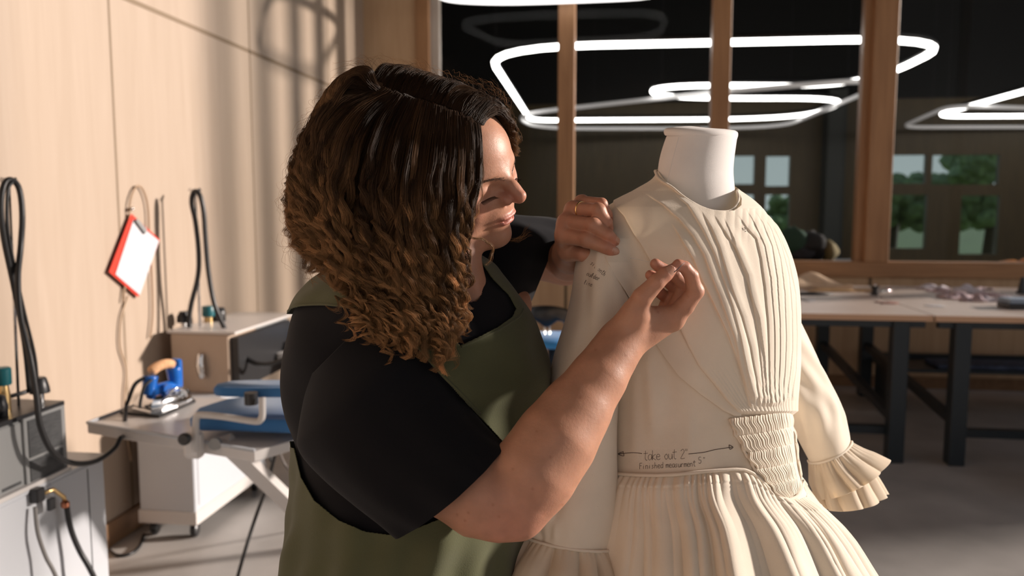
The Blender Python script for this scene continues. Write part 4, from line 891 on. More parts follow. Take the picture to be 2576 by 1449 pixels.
def cap(p,a,b,ra,rb):
    a=np.asarray(a);b=np.asarray(b); ba=b-a; t=np.clip(((p-a)@ba)/(ba@ba+1e-12),0,1); return np.linalg.norm(p-a-t[:,None]*ba,axis=1)-(ra+(rb-ra)*t)
def ell(p,c,r,M=None):
    q=p-np.asarray(c)
    if M is not None: q=q@M.T
    k0=np.linalg.norm(q/r,axis=1); k1=np.linalg.norm(q/(np.asarray(r)**2),axis=1)+1e-9; return k0*(k0-1)/k1
def chain(p,pts,k=.004):
    d=None
    for (a,ra),(b,rb) in zip(pts[:-1],pts[1:]):
        c=cap(p,a,b,ra,rb); d=c if d is None else smin(d,c,k)
    return d
# ---- head frame (camera axes: x right, y up, z away)
HF=np.array([.851,-.300,-.431]); HF/=np.linalg.norm(HF); HU=np.array([.017,.836,-.549]); HU-=HF*(HU@HF); HU/=np.linalg.norm(HU); HS=-np.cross(HF,HU)  # HS = her near side
if HS[2]>0: HS=-HS
HM=np.array([HF,HU,HS])            # rows: local axes
HO=V(1133,408,1.135)
def hl(f,u,s): return HO+HF*f+HU*u+HS*s
def head(p):
    q=(p-HO)@HM.T; f,u=q[:,0],q[:,1]; s=np.abs(q[:,2]); m=np.stack([f,u,s],-1)  # mirrored side
    e=lambda c,r,k=None: ell(m,np.array(c),np.array(r))
    d=ell(q,np.array([-.020,.026,0]),np.array([.092,.072,.074]))
    d=smin(d,ell(q,np.array([.033,.022,0]),np.array([.056,.054,.058])),.025)
    d=smin(d,ell(q,np.array([.038,-.028,0]),np.array([.052,.066,.052])),.03)
    d=smin(d,cap(m,(-.005,-.045,.056),(.070,-.094,.016),.016,.014),.03)
    d=smin(d,ell(q,np.array([.080,-.094,0]),np.array([.020,.017,.020])),.02)
    d=smin(d,e((.052,-.022,.043),(.027,.022,.020)),.022)
    d=smin(d,e((.048,-.05,.038),(.028,.028,.020)),.03)
    d=smin(d,cap(m,(.080,.006,.008),(.065,.007,.044),.0115,.010),.014)
    d=smin(d,ell(q,np.array([.076,-.050,0]),np.array([.024,.030,.030])),.016)
    d=smax(d,-(e((.097,-.009,.034),(.016,.012,.019))),.012)          # eye sockets
    d=smin(d,e((.069,-.011,.0325),(.0150,.0135,.0165)),.004)          # closed lid over eyeball
    d=smin(d,cap(m,(.0765,-.021,.020),(.0725,-.0215,.045),.0028,.0026),.004)
    # nose
    n=cap(q,np.array([.086,.006,0]),np.array([.106,-.014,0]),.0075,.0085)
    n=smin(n,cap(q,np.array([.104,-.010,0]),np.array([.1165,-.021,0]),.0085,.0092),.006)
    n=smin(n,ell(m,np.array([.099,-.027,.0115]),np.array([.0115,.0085,.0075])),.006)
    n=smin(n,cap(q,np.array([.10,-.03,0]),np.array([.115,-.027,0]),.005,.005),.006)
    d=smin(d,n,.008)
    d=smax(d,-ell(m,np.array([.1035,-.0365,.0065]),np.array([.006,.0045,.003])),.003)
    # lips
    ul=ell(m,np.array([.0972,-.0560,.003]),np.array([.0075,.0038,.016])); ll=ell(m,np.array([.0955,-.0652,.002]),np.array([.0080,.0045,.0145]))
    d=smin(d,ul,.004); d=smin(d,ll,.004)
    d=smax(d,-cap(m,(.1070,-.0605,0),(.086,-.0630,.0225),.0014,.0010),.0022)
    d=smax(d,-ell(m,np.array([.1035,-.078,0]),np.array([.006,.004,.015])),.006)
    d=smax(d,-cap(q,np.array([.106,-.045,0]),np.array([.105,-.051,0]),.0022,.002),.004)
    # ear
    ea=ell(m,np.array([-.012,-.005,.074]),np.array([.016,.03,.009])); d=smin(d,ea,.006)
    return d
# ---- hands (camera-axes joints from picture direction + distance)
def J(*a): return [(V(x,y,d),r) for x,y,d,r in a]
NH=dict(
 thumb=J((1585,812,1.055,.0200),(1616,748,1.035,.0135),(1652,710,1.030,.0108),(1674,690,1.032,.0098),(1687,681,1.034,.0082)),
 index=J((1688,806,1.068,.0150),(1722,770,1.062,.0130),(1748,735,1.056,.0112),(1739,694,1.046,.0095),(1722,672,1.040,.0082),(1706,665,1.036,.0072)),
 middle=J((1680,808,1.090,.0140),(1708,762,1.090,.0118),(1722,716,1.085,.0104),(1698,690,1.070,.0090),(1668,678,1.062,.0082),(1649,664,1.058,.0075)),
 ring=J((1665,812,1.108,.0130),(1690,772,1.108,.0112),(1703,726,1.104,.0098),(1676,704,1.088,.0086),(1650,700,1.078,.0078),(1636,692,1.074,.0072)),
 little=J((1650,818,1.122,.0115),(1668,785,1.124,.0098),(1680,752,1.118,.0088),(1660,736,1.104,.0078),(1645,728,1.097,.0068)))
PALM=[((1572,862,1.060),.024,(1688,806,1.070),.0150),((1566,858,1.072),.025,(1680,808,1.090),.0145),((1562,856,1.086),.024,(1665,812,1.108),.0140),((1562,850,1.092),.022,(1650,818,1.122),.0130),((1562,850,1.060),.024,(1600,790,1.046),.0185)]
FORE=[((1305,1250,.995),.0465),((1345,1185,1.00),.0500),((1400,1105,1.01),.0480),((1450,1030,1.025),.0410),((1505,950,1.04),.0335),((1545,888,1.055),.0285),((1570,850,1.065),.0265)]
UARM=[((900,930,1.14),.045),((1000,1050,1.08),.052),((1120,1180,1.02),.054),((1215,1245,1.0),.050),((1300,1285,.992),.0285)]
def nearhand(p):
    d=None
    for a,ra,b,rb in PALM:
        c=cap(p,V(*a),V(*b),ra,rb); d=c if d is None else smin(d,c,.012)
    for n in ('index','middle','ring','little','thumb'):
        c=chain(p,NH[n],.002); d=smin(d,c,.007 if n=='thumb' else .0018)
    # web between thumb and index, knuckle bumps
    d=smin(d,cap(p,V(1600,800,1.055),V(1665,790,1.066),.016,.011),.012)
    d=smin(d,ell(p,V(1700,808,1.064),np.array([.0105]*3)),.008); d=smin(d,ell(p,V(1753,730,1.056),np.array([.0085]*3)),.006)
    return d
def neararm(p):
    d=chain(p,[(V(*a),r) for a,r in FORE],.02); d=smin(d,chain(p,[(V(*a),r) for a,r in UARM],.02),.014)
    d=smin(d,cap(p,V(1262,1308,.99),V(1305,1312,.99),.024,.018),.02)     # point of the elbow
    return d
ZF=1.168
FHd=dict(
 index=J((1419,592,1.175,.0130),(1476,603,1.148,.0108),(1522,622,1.140,.0092),(1536,629,1.142,.0085),(1546,634,1.146,.0074)),
 middle=J((1424,560,1.180,.0130),(1492,567,1.146,.0108),(1530,592,1.140,.0090),(1541,602,1.144,.0080),(1547,608,1.150,.0070)),
 ring=J((1442,528,1.192,.0125),(1505,530,1.152,.0105),(1526,560,1.152,.0088),(1532,575,1.162,.0070)),
 little=J((1464,510,1.210,.0110),(1513,513,1.176,.0092),(1528,540,1.178,.0075),(1532,553,1.186,.0064)),
 thumb=J((1432,630,1.205,.0150),(1466,640,1.180,.0110),(1500,645,1.172,.0095),(1528,648,1.176,.0076)))
def farhand(p):
    W0=V(1436,640,1.262); d=None
    for n,rr in (('index',.0165),('middle',.0165),('ring',.016),('little',.0145)):
        c=cap(p,W0,FHd[n][0][0],.021,rr*.9); d=c if d is None else smin(d,c,.012)
    for n in ('index','middle','ring','little','thumb'): d=smin(d,chain(p,FHd[n],.002),.0015)
    d=smin(d,cap(p,W0,FHd['thumb'][0][0],.021,.0165),.01)
    for n,k in (('index',.0118),('middle',.0116),('ring',.0112)): d=smin(d,ell(p,FHd[n][1][0]+np.array([0,0,-.001]),np.array([k]*3)),.004)
    return d
def fararm(p):
    return smin(chain(p,[(V(1436,640,1.262),.0245),(V(1432,652,1.33),.032),(V(1425,655,1.42),.040),(V(1418,650,1.47),.040)],.02),chain(p,[(V(1418,645,1.47),.038),(V(1360,630,1.44),.046),(V(1290,640,1.38),.055)],.02),.03)
def neck(p):
    d=cap(p,V(1105,560,1.165),V(1105,740,1.20),.053,.060)
    d=smin(d,cap(p,V(1150,600,1.13),V(1160,780,1.13),.030,.040),.03)
    d=smin(d,ell(p,V(1080,870,1.20),np.array([.16,.105,.10])),.05)
    d=smin(d,cap(p,V(920,900,1.16),V(1270,770,1.33),.045,.045),.04)
    # sternomastoid + clavicle hint
    d=smin(d,cap(p,V(1150,640,1.12),V(1195,745,1.105),.010,.008),.012)
    return d
def bsph(p,c,r): return np.linalg.norm(p-c,axis=1)-r
GR=[(head,V(1130,420,1.13),.17),(neck,V(1090,800,1.2),.33),(neararm,V(1240,1080,1.03),.36),(nearhand,V(1660,770,1.07),.12),(farhand,V(1480,590,1.19),.12),(fararm,V(1380,640,1.38),.19)]
def body(p):
    out=np.full(len(p),9.0)
    for fn,c,r in GR:
        b=bsph(p,c,r); w=b<.06
        if w.any():
            v=fn(p[w]); k=.018
            if fn in (nearhand,): k=.010
            if fn is farhand: k=.010
            out[w]=np.where(out[w]>5,v,smin(out[w],v,k))
        out=np.where((~w)&(out>5),np.minimum(out,np.maximum(b,.03)),out) if False else out
    far=out>5
    if far.any():
        m=np.min([bsph(p[far],c,r) for _,c,r in GR],0); out[far]=np.maximum(m,.04)
    return out
vb,fb=sdf_mesh(body,(-.28,-.42,.90),(.30,.30,1.56),.00165)
# relax a little
def smooth_mesh(v,f,it=2,lam=.5):
    e=np.concatenate([f[:,[0,1]],f[:,[1,2]],f[:,[2,3]],f[:,[3,0]]]); e=np.concatenate([e,e[:,::-1]])
    cnt=np.bincount(e[:,0],minlength=len(v))[:,None]
    for _ in range(it):
        s=np.stack([np.bincount(e[:,0],weights=v[e[:,1],k],minlength=len(v)) for k in range(3)],-1); v=v+lam*(s/np.maximum(cnt,1)-v)
    return v
vb=smooth_mesh(vb,fb,2,.5)
def pxof(v): return 1288+F*v[:,0]/v[:,2],724.5-F*v[:,1]/v[:,2]
col=np.tile(np.array([.44,.225,.145]),(len(vb),1))
ql=(vb-HO)@HM.T; sL=np.abs(ql[:,2])
def blend(mask,c):
    global col; col=col*(1-mask[:,None])+np.array(c)*mask[:,None]
g3=lambda c,r: np.exp(-(((ql[:,0]-c[0])/r[0])**2+((ql[:,1]-c[1])/r[1])**2+((sL-c[2])/r[2])**2))
blend(.75*g3((.108,-.022,0),(.018,.012,.02)),(.50,.17,.12)); blend(.55*g3((.06,-.03,.045),(.03,.02,.025)),(.53,.20,.145))
blend(np.clip(1.6*g3((.099,-.061,0),(.014,.0085,.019)),0,.85),(.40,.13,.10))
for H_ in (NH,FHd):
    for n,ch in H_.items():
        for a,r in ch[1:-1]: blend(.45*np.exp(-(np.linalg.norm(vb-a,axis=1)/(.011))**2),(.48,.18,.12))
        blend(.5*np.exp(-(np.linalg.norm(vb-ch[-1][0],axis=1)/.012)**2),(.52,.20,.145))
el_=np.exp(-(np.linalg.norm(vb-V(1290,1310,.98),axis=1)/.05)**2); blend(.5*el_,(.46,.185,.14))
# freckles
r_=np.random.default_rng(4)
fk=[(1278,1076),(1415,1270),(1178,1290),(1170,1310),(1498,880),(1574,895),(1350,1085),(1290,1180),(1385,1150),(1255,1300),(1460,1000),(1150,1295),(1650,775),(1655,785),(1240,1270),(1340,1230)]
bx,by=pxof(vb)
for a,b in fk: blend(.7*np.exp(-((bx-a)**2+(by-b)**2)/(3.2**2))*(vb[:,2]<1.12),(.30,.12,.07))
M_skin,n_,b_=nt('skin'); N=n_.nodes; L=n_.links
a_=N.new('ShaderNodeVertexColor'); a_.layer_name='col'; tc=N.new('ShaderNodeTexCoord')
t1=N.new('ShaderNodeTexNoise'); t1.inputs['Scale'].default_value=45; t1.inputs['Detail'].default_value=5; L.new(tc.outputs['Object'],t1.inputs['Vector'])
mr=N.new('ShaderNodeMapRange'); mr.inputs[1].default_value=.3; mr.inputs[2].default_value=.7; mr.inputs[3].default_value=.9; mr.inputs[4].default_value=1.1; L.new(t1.outputs['Fac'],mr.inputs[0])
mx=N.new('ShaderNodeVectorMath'); mx.operation='SCALE'; L.new(a_.outputs[0],mx.inputs[0]); L.new(mr.outputs[0],mx.inputs['Scale']); L.new(mx.outputs[0],b_.inputs['Base Color'])
b_.inputs['Roughness'].default_value=.46; b_.inputs['Specular IOR Level'].default_value=.36; b_.inputs['Subsurface Weight'].default_value=.25; b_.inputs['Subsurface Radius'].default_value=(1,.3,.15); b_.inputs['Subsurface Scale'].default_value=.005
t2=N.new('ShaderNodeTexVoronoi'); t2.inputs['Scale'].default_value=900; L.new(tc.outputs['Object'],t2.inputs['Vector']); t3=N.new('ShaderNodeTexNoise'); t3.inputs['Scale'].default_value=260; t3.inputs['Detail'].default_value=4; L.new(tc.outputs['Object'],t3.inputs['Vector'])
ad=N.new('ShaderNodeMath'); ad.operation='MULTIPLY_ADD'; ad.inputs[1].default_value=.35; L.new(t2.outputs['Distance'],ad.inputs[0]); L.new(t3.outputs['Fac'],ad.inputs[2])
bp=N.new('ShaderNodeBump'); bp.inputs['Strength'].default_value=.28; bp.inputs['Distance'].default_value=.0008; L.new(ad.outputs[0],bp.inputs['Height']); L.new(bp.outputs[0],b_.inputs['Normal'])
PB=C(1000,2690,1.2)*np.array([1,1,0])
PE=thing('person','person with curly brown hair, black T-shirt and olive apron, bending to sew the dress','person',PB)
mesh_obj('body',W(vb),fb,M_skin,PE,True,col)
# nails
def nail(c,dirv,nrm,l,w_,name='fingernail'):
    dirv=np.array(dirv,float); dirv/=np.linalg.norm(dirv); nrm=np.array(nrm,float); nrm-=dirv*(nrm@dirv); nrm/=np.linalg.norm(nrm); sdv=np.cross(dirv,nrm); n1,n2=14,9; v=[]
    for i in range(n1):
        for j in range(n2):
            u=-1+2*i/(n1-1); s=-1+2*j/(n2-1); k=math.sqrt(max(0,1-abs(u)**4)); ss=s*k; v.append(c+dirv*u*l+sdv*ss*w_+nrm*(.0006-.0030*ss*ss*(w_/.006)-.0008*u*u))
    f=grid_faces(n1,n2); o=mesh_obj(name,W(np.array(v)),f,M_nail,PE); s_=o.modifiers.new('t','SOLIDIFY'); s_.thickness=.0006; s_.offset=0; return o
M_nail=mat('fingernail',(.55,.29,.21),.22,sss=.2)
def tipnail(ch,side,l=.0062,w_=.0052,back=.45,lift=1.0):
    (a,ra),(b,rb)=ch[-2],ch[-1]; dv=b-a; dv/=np.linalg.norm(dv); sd3=np.array(side,float); sd3-=dv*(sd3@dv); sd3/=np.linalg.norm(sd3); c=a+(b-a)*back+sd3*(ra+(rb-ra)*back)*lift; nail(c,dv,sd3,l,w_)
tipnail(NH['thumb'],(.15,.35,-1),.0082,.0070,.45,1.03)
tipnail(FHd['index'],(.25,.15,-1),.0064,.0056,.35,1.03); tipnail(FHd['middle'],(.45,.35,-1),.0060,.0052,.3,1.03)
# gold ring
a,b=FHd['ring'][0][0],FHd['ring'][1][0]; c=a+(b-a)*.34; dv=(b-a)/np.linalg.norm(b-a); u1=np.cross(dv,(0,1,0)); u1/=np.linalg.norm(u1); u2=np.cross(dv,u1)
tag(obj('finger_ring',A().tube(W(np.array([c+.0122*(math.cos(t)*u1+math.sin(t)*u2) for t in np.linspace(0,2*math.pi,40,endpoint=False)])),.0011,8,closed=True),M_gold,None,True),'gold band on the finger of the hand pinching the dress shoulder','ring')
# needle + thread
nd=[V(1722,661,1.030),V(1690,690,1.026)]; nd=[V(1723,660,1.0225),V(1696,685,1.0205)]
tag(obj('sewing_needle',A().tube(W(np.array([nd[0],nd[0]*.1+nd[1]*.9,nd[1]])),[.0002,.0006,.0006],8),M_navy,None,True),'fine steel needle held between thumb and forefinger over the dress','needle')
M_thr=mat('white_thread',(.9,.88,.84),.5)
tp=[V(x,y,torso_d(x,y)-o) for x,y,o in ((1555,645,.012),(1575,648,.014),(1598,651,.016),(1620,656,.03))]+[V(1642,660,1.10)]
tag(obj('sewing_thread',A().tube(W(spline(tp,24)),.00028,5),M_thr,None,True),'taut white thread from the dress shoulder to the sewing hand','thread')
tp=[V(x,y,torso_d(x,y)-.012) for x,y in ((1575,688),(1582,682),(1590,676),(1592,670),(1588,673))]
tag(obj('loose_thread',A().tube(W(spline(tp,20)),.0003,5),M_thr,None,True),'short loose white thread end curling on the dress flap','thread')
# ---------------- T-shirt
M_shirt=fabric('black_jersey',(.006,.006,.008),2600,.3,.92,.05)
SH=[(610,985,1175,.055,1.20),(640,940,1195,.085,1.20),(662,880,1228,.105,1.20),(690,815,1252,.125,1.20),(730,765,1285,.145,1.20),(780,735,1312,.155,1.20),(860,713,1350,.16,1.20),(950,708,1378,.165,1.20),(1050,722,1372,.165,1.20),(1130,744,1350,.165,1.20),(1200,742,1335,.165,1.20),(1300,733,1318,.17,1.20),(1449,720,1298,.185,1.21),(1650,700,1290,.195,1.22),(1900,720,1260,.18,1.23),(2100,740,1240,.17,1.23)]
def shp(y):
    L,R,b,d=sp1(SH,y); return (L+R)/2,(R-L)/2,d,b
def shirt_d(px,py,off=0):
    xc,w,d,b=shp(py); return d-(b+off)*np.sqrt(np.clip(1-((px-xc)/(w+off*1700))**2,0,1))
def shrel(TH,Y):
    return .0025*np.sin(3*TH+.012*Y)+.0018*np.sin(7*TH-.02*Y+1)
def shell(name,off,keep,m,y0,y1,nr,nc,rel=shrel,par=PE,thick=None):
    Y=np.repeat(np.linspace(y0,y1,nr)[:,None],nc,1); TH=np.repeat(np.linspace(-math.pi,math.pi,nc,endpoint=False)[None],nr,0)
    xc,w,d,b=shp(Y); h=rel(TH,Y)+off; px=xc+(w+h*1650)*np.sin(TH); dd=d-(b+h)*np.cos(TH); v=V(px,Y,dd).reshape(-1,3); f=grid_faces(nr,nc,True)
    if keep is not None:
        cx=px.reshape(-1)[f].mean(1); cy=Y.reshape(-1)[f].mean(1); cf=np.cos(TH).reshape(-1)[f].mean(1)>-.02; k=keep(cx,cy,cf); v,f=clean(v,f[k])
    o=mesh_obj(name,W(v),f,m,par)
    if thick: s=o.modifiers.new('thickness','SOLIDIFY'); s.thickness=thick; s.offset=0
    return o,v,f
neckcut=[(1010,560),(1040,660),(1075,720),(1120,748),(1165,762),(1200,758),(1213,740),(1205,700),(1190,640),(1190,560)]
shell('t_shirt',0,lambda x,y,c: ~(c&inpoly(x,y,neckcut))&~((~c)&(y<650)),M_shirt,612,1500,420,420)
# sleeves of the T-shirt
NS=[(845,880,1.12,70,-70,.07,0,0),(905,965,1.10,150,-105,.10,0,0),(935,1030,1.085,178,-100,.10,0,0),(985,1100,1.06,175,-100,.092,4,6),(1045,1165,1.035,162,-106,.083,8,14),(1095,1208,1.02,148,-114,.077,12,22),(1125,1232,1.012,141,-120,.073,14,30)]
def nsr(ph,t): return .003*np.sin(2*ph+5*t)+.0025*np.sin(5*ph-6*t)*t+.002*np.sin(11*ph+3*t)*t*t
v,_,_=ringloft(NS,160,220,nsr); o=mesh_obj('sleeve',W(v.reshape(-1,3)),grid_faces(160,220,True),M_shirt,PE); s_=o.modifiers.new('t','SOLIDIFY'); s_.thickness=.0016
FS=[(1235,640,1.29,50,75,.06,0,0),(1290,632,1.33,45,95,.07,0,0),(1340,640,1.37,32,98,.075,0,0),(1375,652,1.40,20,95,.072,10,-6),(1393,660,1.42,14,97,.066,10,-10)]
v,_,_=ringloft(FS,110,160,lambda ph,t:.003*np.sin(3*ph+4*t)+.0025*np.sin(9*ph+2*t)*t); 
FS2=[(1215,660,1.28,60,100,.06,0,0),(1270,650,1.31,55,118,.075,0,0),(1318,655,1.345,55,118,.08,0,0),(1352,662,1.375,52,112,.076,0,0),(1372,668,1.395,46,106,.070,0,0)]
FS2=[(1215,680,1.28,10,125,.06,0,0),(1262,668,1.31,-5,128,.075,0,0),(1308,662,1.345,-22,120,.08,0,0),(1345,660,1.375,-32,112,.076,0,0),(1374,662,1.395,-42,104,.070,0,0)]
v,_,_=ringloft(FS2,110,200,lambda ph,t:.002*np.sin(3*ph+4*t)+.0022*np.sin(11*ph+2*t)*t); o=mesh_obj('sleeve',W(v.reshape(-1,3)),grid_faces(110,200,True),M_shirt,PE); s_=o.modifiers.new('t','SOLIDIFY'); s_.thickness=.0016
# ---------------- apron
M_apr=fabric('olive_linen',(.085,.088,.045),1500,.5,.9,.15)
bib=[(700,640),(835,600),(1030,600),(1045,700),(1085,790),(1157,870),(1200,850),(1255,822),(1290,797),(1299,776),(1280,742),(1240,702),(1208,655),(1200,600),(1260,600),(1500,700),(1500,1180),(1300,1180),(1265,1112),(1200,1042),(1150,988),(1090,920),(1040,862),(960,802),(900,777),(830,766),(760,769),(700,785)]
low=[(600,1090),(740,1128),(757,1200),(790,1258),(850,1308),(920,1338),(1000,1348),(1120,1300),(1270,1140),(1300,1100),(1500,1100),(1500,3000),(500,3000)]
def kp(x,y,c): return (c&(inpoly(x,y,bib)|inpoly(x,y,low)))|((~c)&((y>1110)|((y<790)&(x<980)&(y>665))))
def arel(TH,Y): return shrel(TH,Y)+np.clip((Y-1150)/300,0,1)*(.006+.004*np.sin(9*TH+.004*Y)+.003*np.sin(17*TH+1+.006*Y)+.0035*np.sin(5*TH))+.0012*np.sin(13*TH+.03*Y)+.0016*np.sin(.05*Y+4*TH)+.004*np.exp(-((Y-985-.6*0)/30)**2)*np.exp(-((TH-.45)/.25)**2)-.0015*np.exp(-((Y-900)/60)**2)*np.exp(-((TH-.75)/.12)**2)
AP=shell('apron',.0075,kp,M_apr,612,2150,1100,700,arel,thick=.0012)[0]
def shdrape(pts,off,n=60):
    P=spline(pts,n); xc,w,d,b=shp(P[:,1]); th=np.arcsin(np.clip((P[:,0]-xc)/w,-1,1)); h=arel(th,P[:,1])+.0075+off; return W(V(xc+(w+h*1650)*np.sin(th),P[:,1],d-(b+h)*np.cos(th)))
hm=A(); hm.tube(shdrape([(1157,872),(1200,852),(1255,824),(1290,799),(1299,777)],.0006),.0017,6); hm.tube(shdrape([(735,783),(760,769),(830,766),(900,777),(960,802),(1040,862),(1090,920),(1150,988),(1200,1042)],.0006),.0019,6); obj('apron_hem',hm,M_apr,AP,True)
# trousers and shoes (below the picture)
M_tr=fabric('dark_trousers',(.02,.022,.03),1500,.3)
for k,(x,d) in enumerate(((930,1.14),(1060,1.28))):
    a=A(); z0=C(x,1600,d); 
    a.tube([z0,(z0[0],z0[1],.42),(z0[0],z0[1],.08)],[.105,.075,.055],20); obj('trouser_leg',a,M_tr,PE,True)
    s=A(); s.tube([(z0[0]-.05,z0[1]-.02,.045),(z0[0]+.03,z0[1],.045),(z0[0]+.15,z0[1]+.03,.032)],[.04,.043,.03],12); obj('shoe',s,M_plast,PE,True)
# ---------------------------------------------------------------- HAIR
def trace_head(px,py):
    r=V(px,py,1.0); t=np.full(len(r),.95); 
    for _ in range(40):
        d=head(r*t[:,None]); t=t+np.clip(d,-.01,.05)*.8
    return np.where(np.abs(head(r*t[:,None]))<.003,t,1.17)
gx=np.arange(640,1400,6.); gy=np.arange(120,1000,6.); GX,GY=np.meshgrid(gx,gy); SG=trace_head(GX.ravel(),GY.ravel()).reshape(GX.shape); SG0=SG.copy()
for _ in range(5):
    Pd=np.pad(SG,1,mode='edge'); SG=(Pd[:-2,1:-1]+Pd[2:,1:-1]+Pd[1:-1,:-2]+Pd[1:-1,2:]+2*SG)/6
def bil(G,px,py):
    x=np.clip((px-gx[0])/6,0,len(gx)-1.01); y=np.clip((py-gy[0])/6,0,len(gy)-1.01); i=x.astype(int); j=y.astype(int); u=x-i; v=y-j
    return (G[j,i]*(1-u)+G[j,i+1]*u)*(1-v)+(G[j+1,i]*(1-u)+G[j+1,i+1]*u)*v
def hdep(px,py,t,lay,extra=0):
    h=1.125-.112*np.sqrt(np.clip(1-((px-1020)/300)**2-((py-520)/560)**2,0,1))
    S=np.minimum(bil(SG,px,py),h+.02+.03*np.clip(1-t*3,0,1)); tt=np.clip(t*2.2,0,1); tt=tt*tt*(3-2*tt)
    d=np.minimum(S-.002-.010*tt,h*tt+S*(1-tt))
    sh=shirt_d(px,py,.010); d=np.where(py>620,np.minimum(d,sh-.004-.01*np.clip((py-620)/150,0,1)),d)
    return np.minimum(d+lay*tt, bil(SG,px,py)-.0012)
GD=[[(1200,318),(1206,360),(1207,420),(1200,480),(1190,530),(1176,585),(1165,640),(1163,700),(1172,770),(1160,840)],
[(1165,294),(1170,360),(1170,440),(1158,520),(1148,600),(1140,680),(1128,760),(1140,840),(1105,925)],
[(1115,270),(1110,350),(1100,450),(1088,550),(1078,650),(1078,750),(1085,830),(1062,900)],
[(1065,252),(1038,340),(1018,450),(1005,550),(998,650),(995,740),(1008,820),(985,870)],
[(1020,241),(975,320),(945,430),(928,540),(922,640),(930,730),(945,800),(900,812)],
[(990,237),(925,300),(883,400),(860,500),(853,600),(862,690),(880,770)],
[(970,235),(890,275),(835,350),(803,450),(792,550),(800,640),(835,705)],
[(958,233),(868,248),(805,310),(768,400),(752,490),(757,580),(790,655)],
[(955,226),(880,205),(815,270),(772,350),(748,430),(738,510),(748,590)]]
GDr=np.array([spline(g,48) for g in GD])
def arclen(P):
    s=np.concatenate([[0],np.cumsum(np.linalg.norm(np.diff(P,axis=0),axis=1))]); return s
HV=[];HC=[];HFc=[];hn=0
def emit(px,py,d,r,cols):           # arrays (S,K)
    global hn
    P=V(px,py,d); S,K=px.shape; T=np.gradient(P,axis=1); T/=np.linalg.norm(T,axis=2,keepdims=True)+1e-12
    a=np.cross(T,np.array([.02,.03,1.])); a/=np.linalg.norm(a,axis=2,keepdims=True)+1e-9; b=np.cross(T,a)
    vs=[]
    for k in range(3):
        an=2*math.pi*k/3+.5; vs.append(P+r[...,None]*(math.cos(an)*a+math.sin(an)*b))
    Vv=np.stack(vs,2).reshape(-1,3); HV.append(Vv.astype(np.float32)); HC.append(np.repeat(cols.reshape(-1,3),3,0).astype(np.float32))
    base=hn+np.arange(S)[:,None,None]*K*3+np.arange(K-1)[None,:,None]*3+np.arange(3)[None,None]
    nx=hn+np.arange(S)[:,None,None]*K*3+np.arange(K-1)[None,:,None]*3+((np.arange(3)+1)%3)[None,None]
    HFc.append(np.stack([base,nx,nx+3,base+3],-1).reshape(-1,4)); hn+=S*K*3
hr=np.random.default_rng(11)
DK=np.array([.040,.021,.011]); MD=np.array([.115,.060,.028]); TP=np.array([.40,.215,.095])
def lock(path,n,R,A,lam,ph,lay,K=30,spread=1.0,tone=0.,r0=.00023,A0=.15,dfun=None,gold=1.0):
    P=spline(path,K) if len(path)!=K else np.array(path,float)
    s=arclen(P); t=s/s[-1]; T=np.gradient(P,axis=0); T/=np.linalg.norm(T,axis=1)[:,None]; Nn=np.stack([-T[:,1],T[:,0]],1)
    tt=t[None]; j=hr.normal(size=(n,6)); rad=np.sqrt(hr.random(n))*1.0; an=hr.random(n)*6.283
    ox=(rad*np.cos(an))[:,None]; oz=(rad*np.sin(an))[:,None]
    Rr=R*(1.15-.35*tt-.35*tt**3)
    ramp=np.clip((tt-A0)/.45,0,1)**1.2; phs=ph+.12*j[:,:1]; lm=lam*(1+.008*j[:,1:2])
    w=2*math.pi*(s[None]/lm)*(1+.55*tt**2)+phs
    off=ox*Rr*spread+A*ramp*np.sin(w)*(1+.18*j[:,2:3])+j[:,3:4]*3.0*tt**3*spread
    ext=1+.03*j[:,4:5]*0
    px=P[None,:,0]+Nn[None,:,0]*off+T[None,:,0]*A*.35*ramp*np.cos(w); py=P[None,:,1]+Nn[None,:,1]*off+T[None,:,1]*A*.35*ramp*np.cos(w)
    z=(oz*Rr*.8+A*.9*ramp*np.cos(w))/1750
    base=(dfun(P[:,0],P[:,1],t) if dfun else hdep(P[:,0],P[:,1],t,lay))[None]
    d=base+z
    if dfun is None: d=np.minimum(d,bil(SG0,px,py)-.0008)
    r=r0*(1-.55*tt**2)*(1+.15*j[:,5:6]); r=np.maximum(r*np.clip((1-tt)/.08+.25,0,1),.00005)
    lt_=math.exp(hr.normal()*.28)
    g=np.clip(tt*1.25-.32+tone+.05*j[:,1:2],0,1)*gold; c=DK*(1-np.clip(g*2,0,1))[...,None]+MD*np.clip(g*2,0,1)[...,None]; g2=np.clip(g*2-1,0,1)[...,None]; c=c*(1-g2)+TP*g2; c=c*(1+.18*j[:,2:3,None]).clip(.5,1.6)*lt_
    emit(px,py,d,r,c)
def guide(u):
    u=np.clip(u,0,len(GD)-1.001); i=int(u); k=u-i; return GDr[i]*(1-k)+GDr[i+1]*k
t48=np.linspace(0,1,48)[:,None]
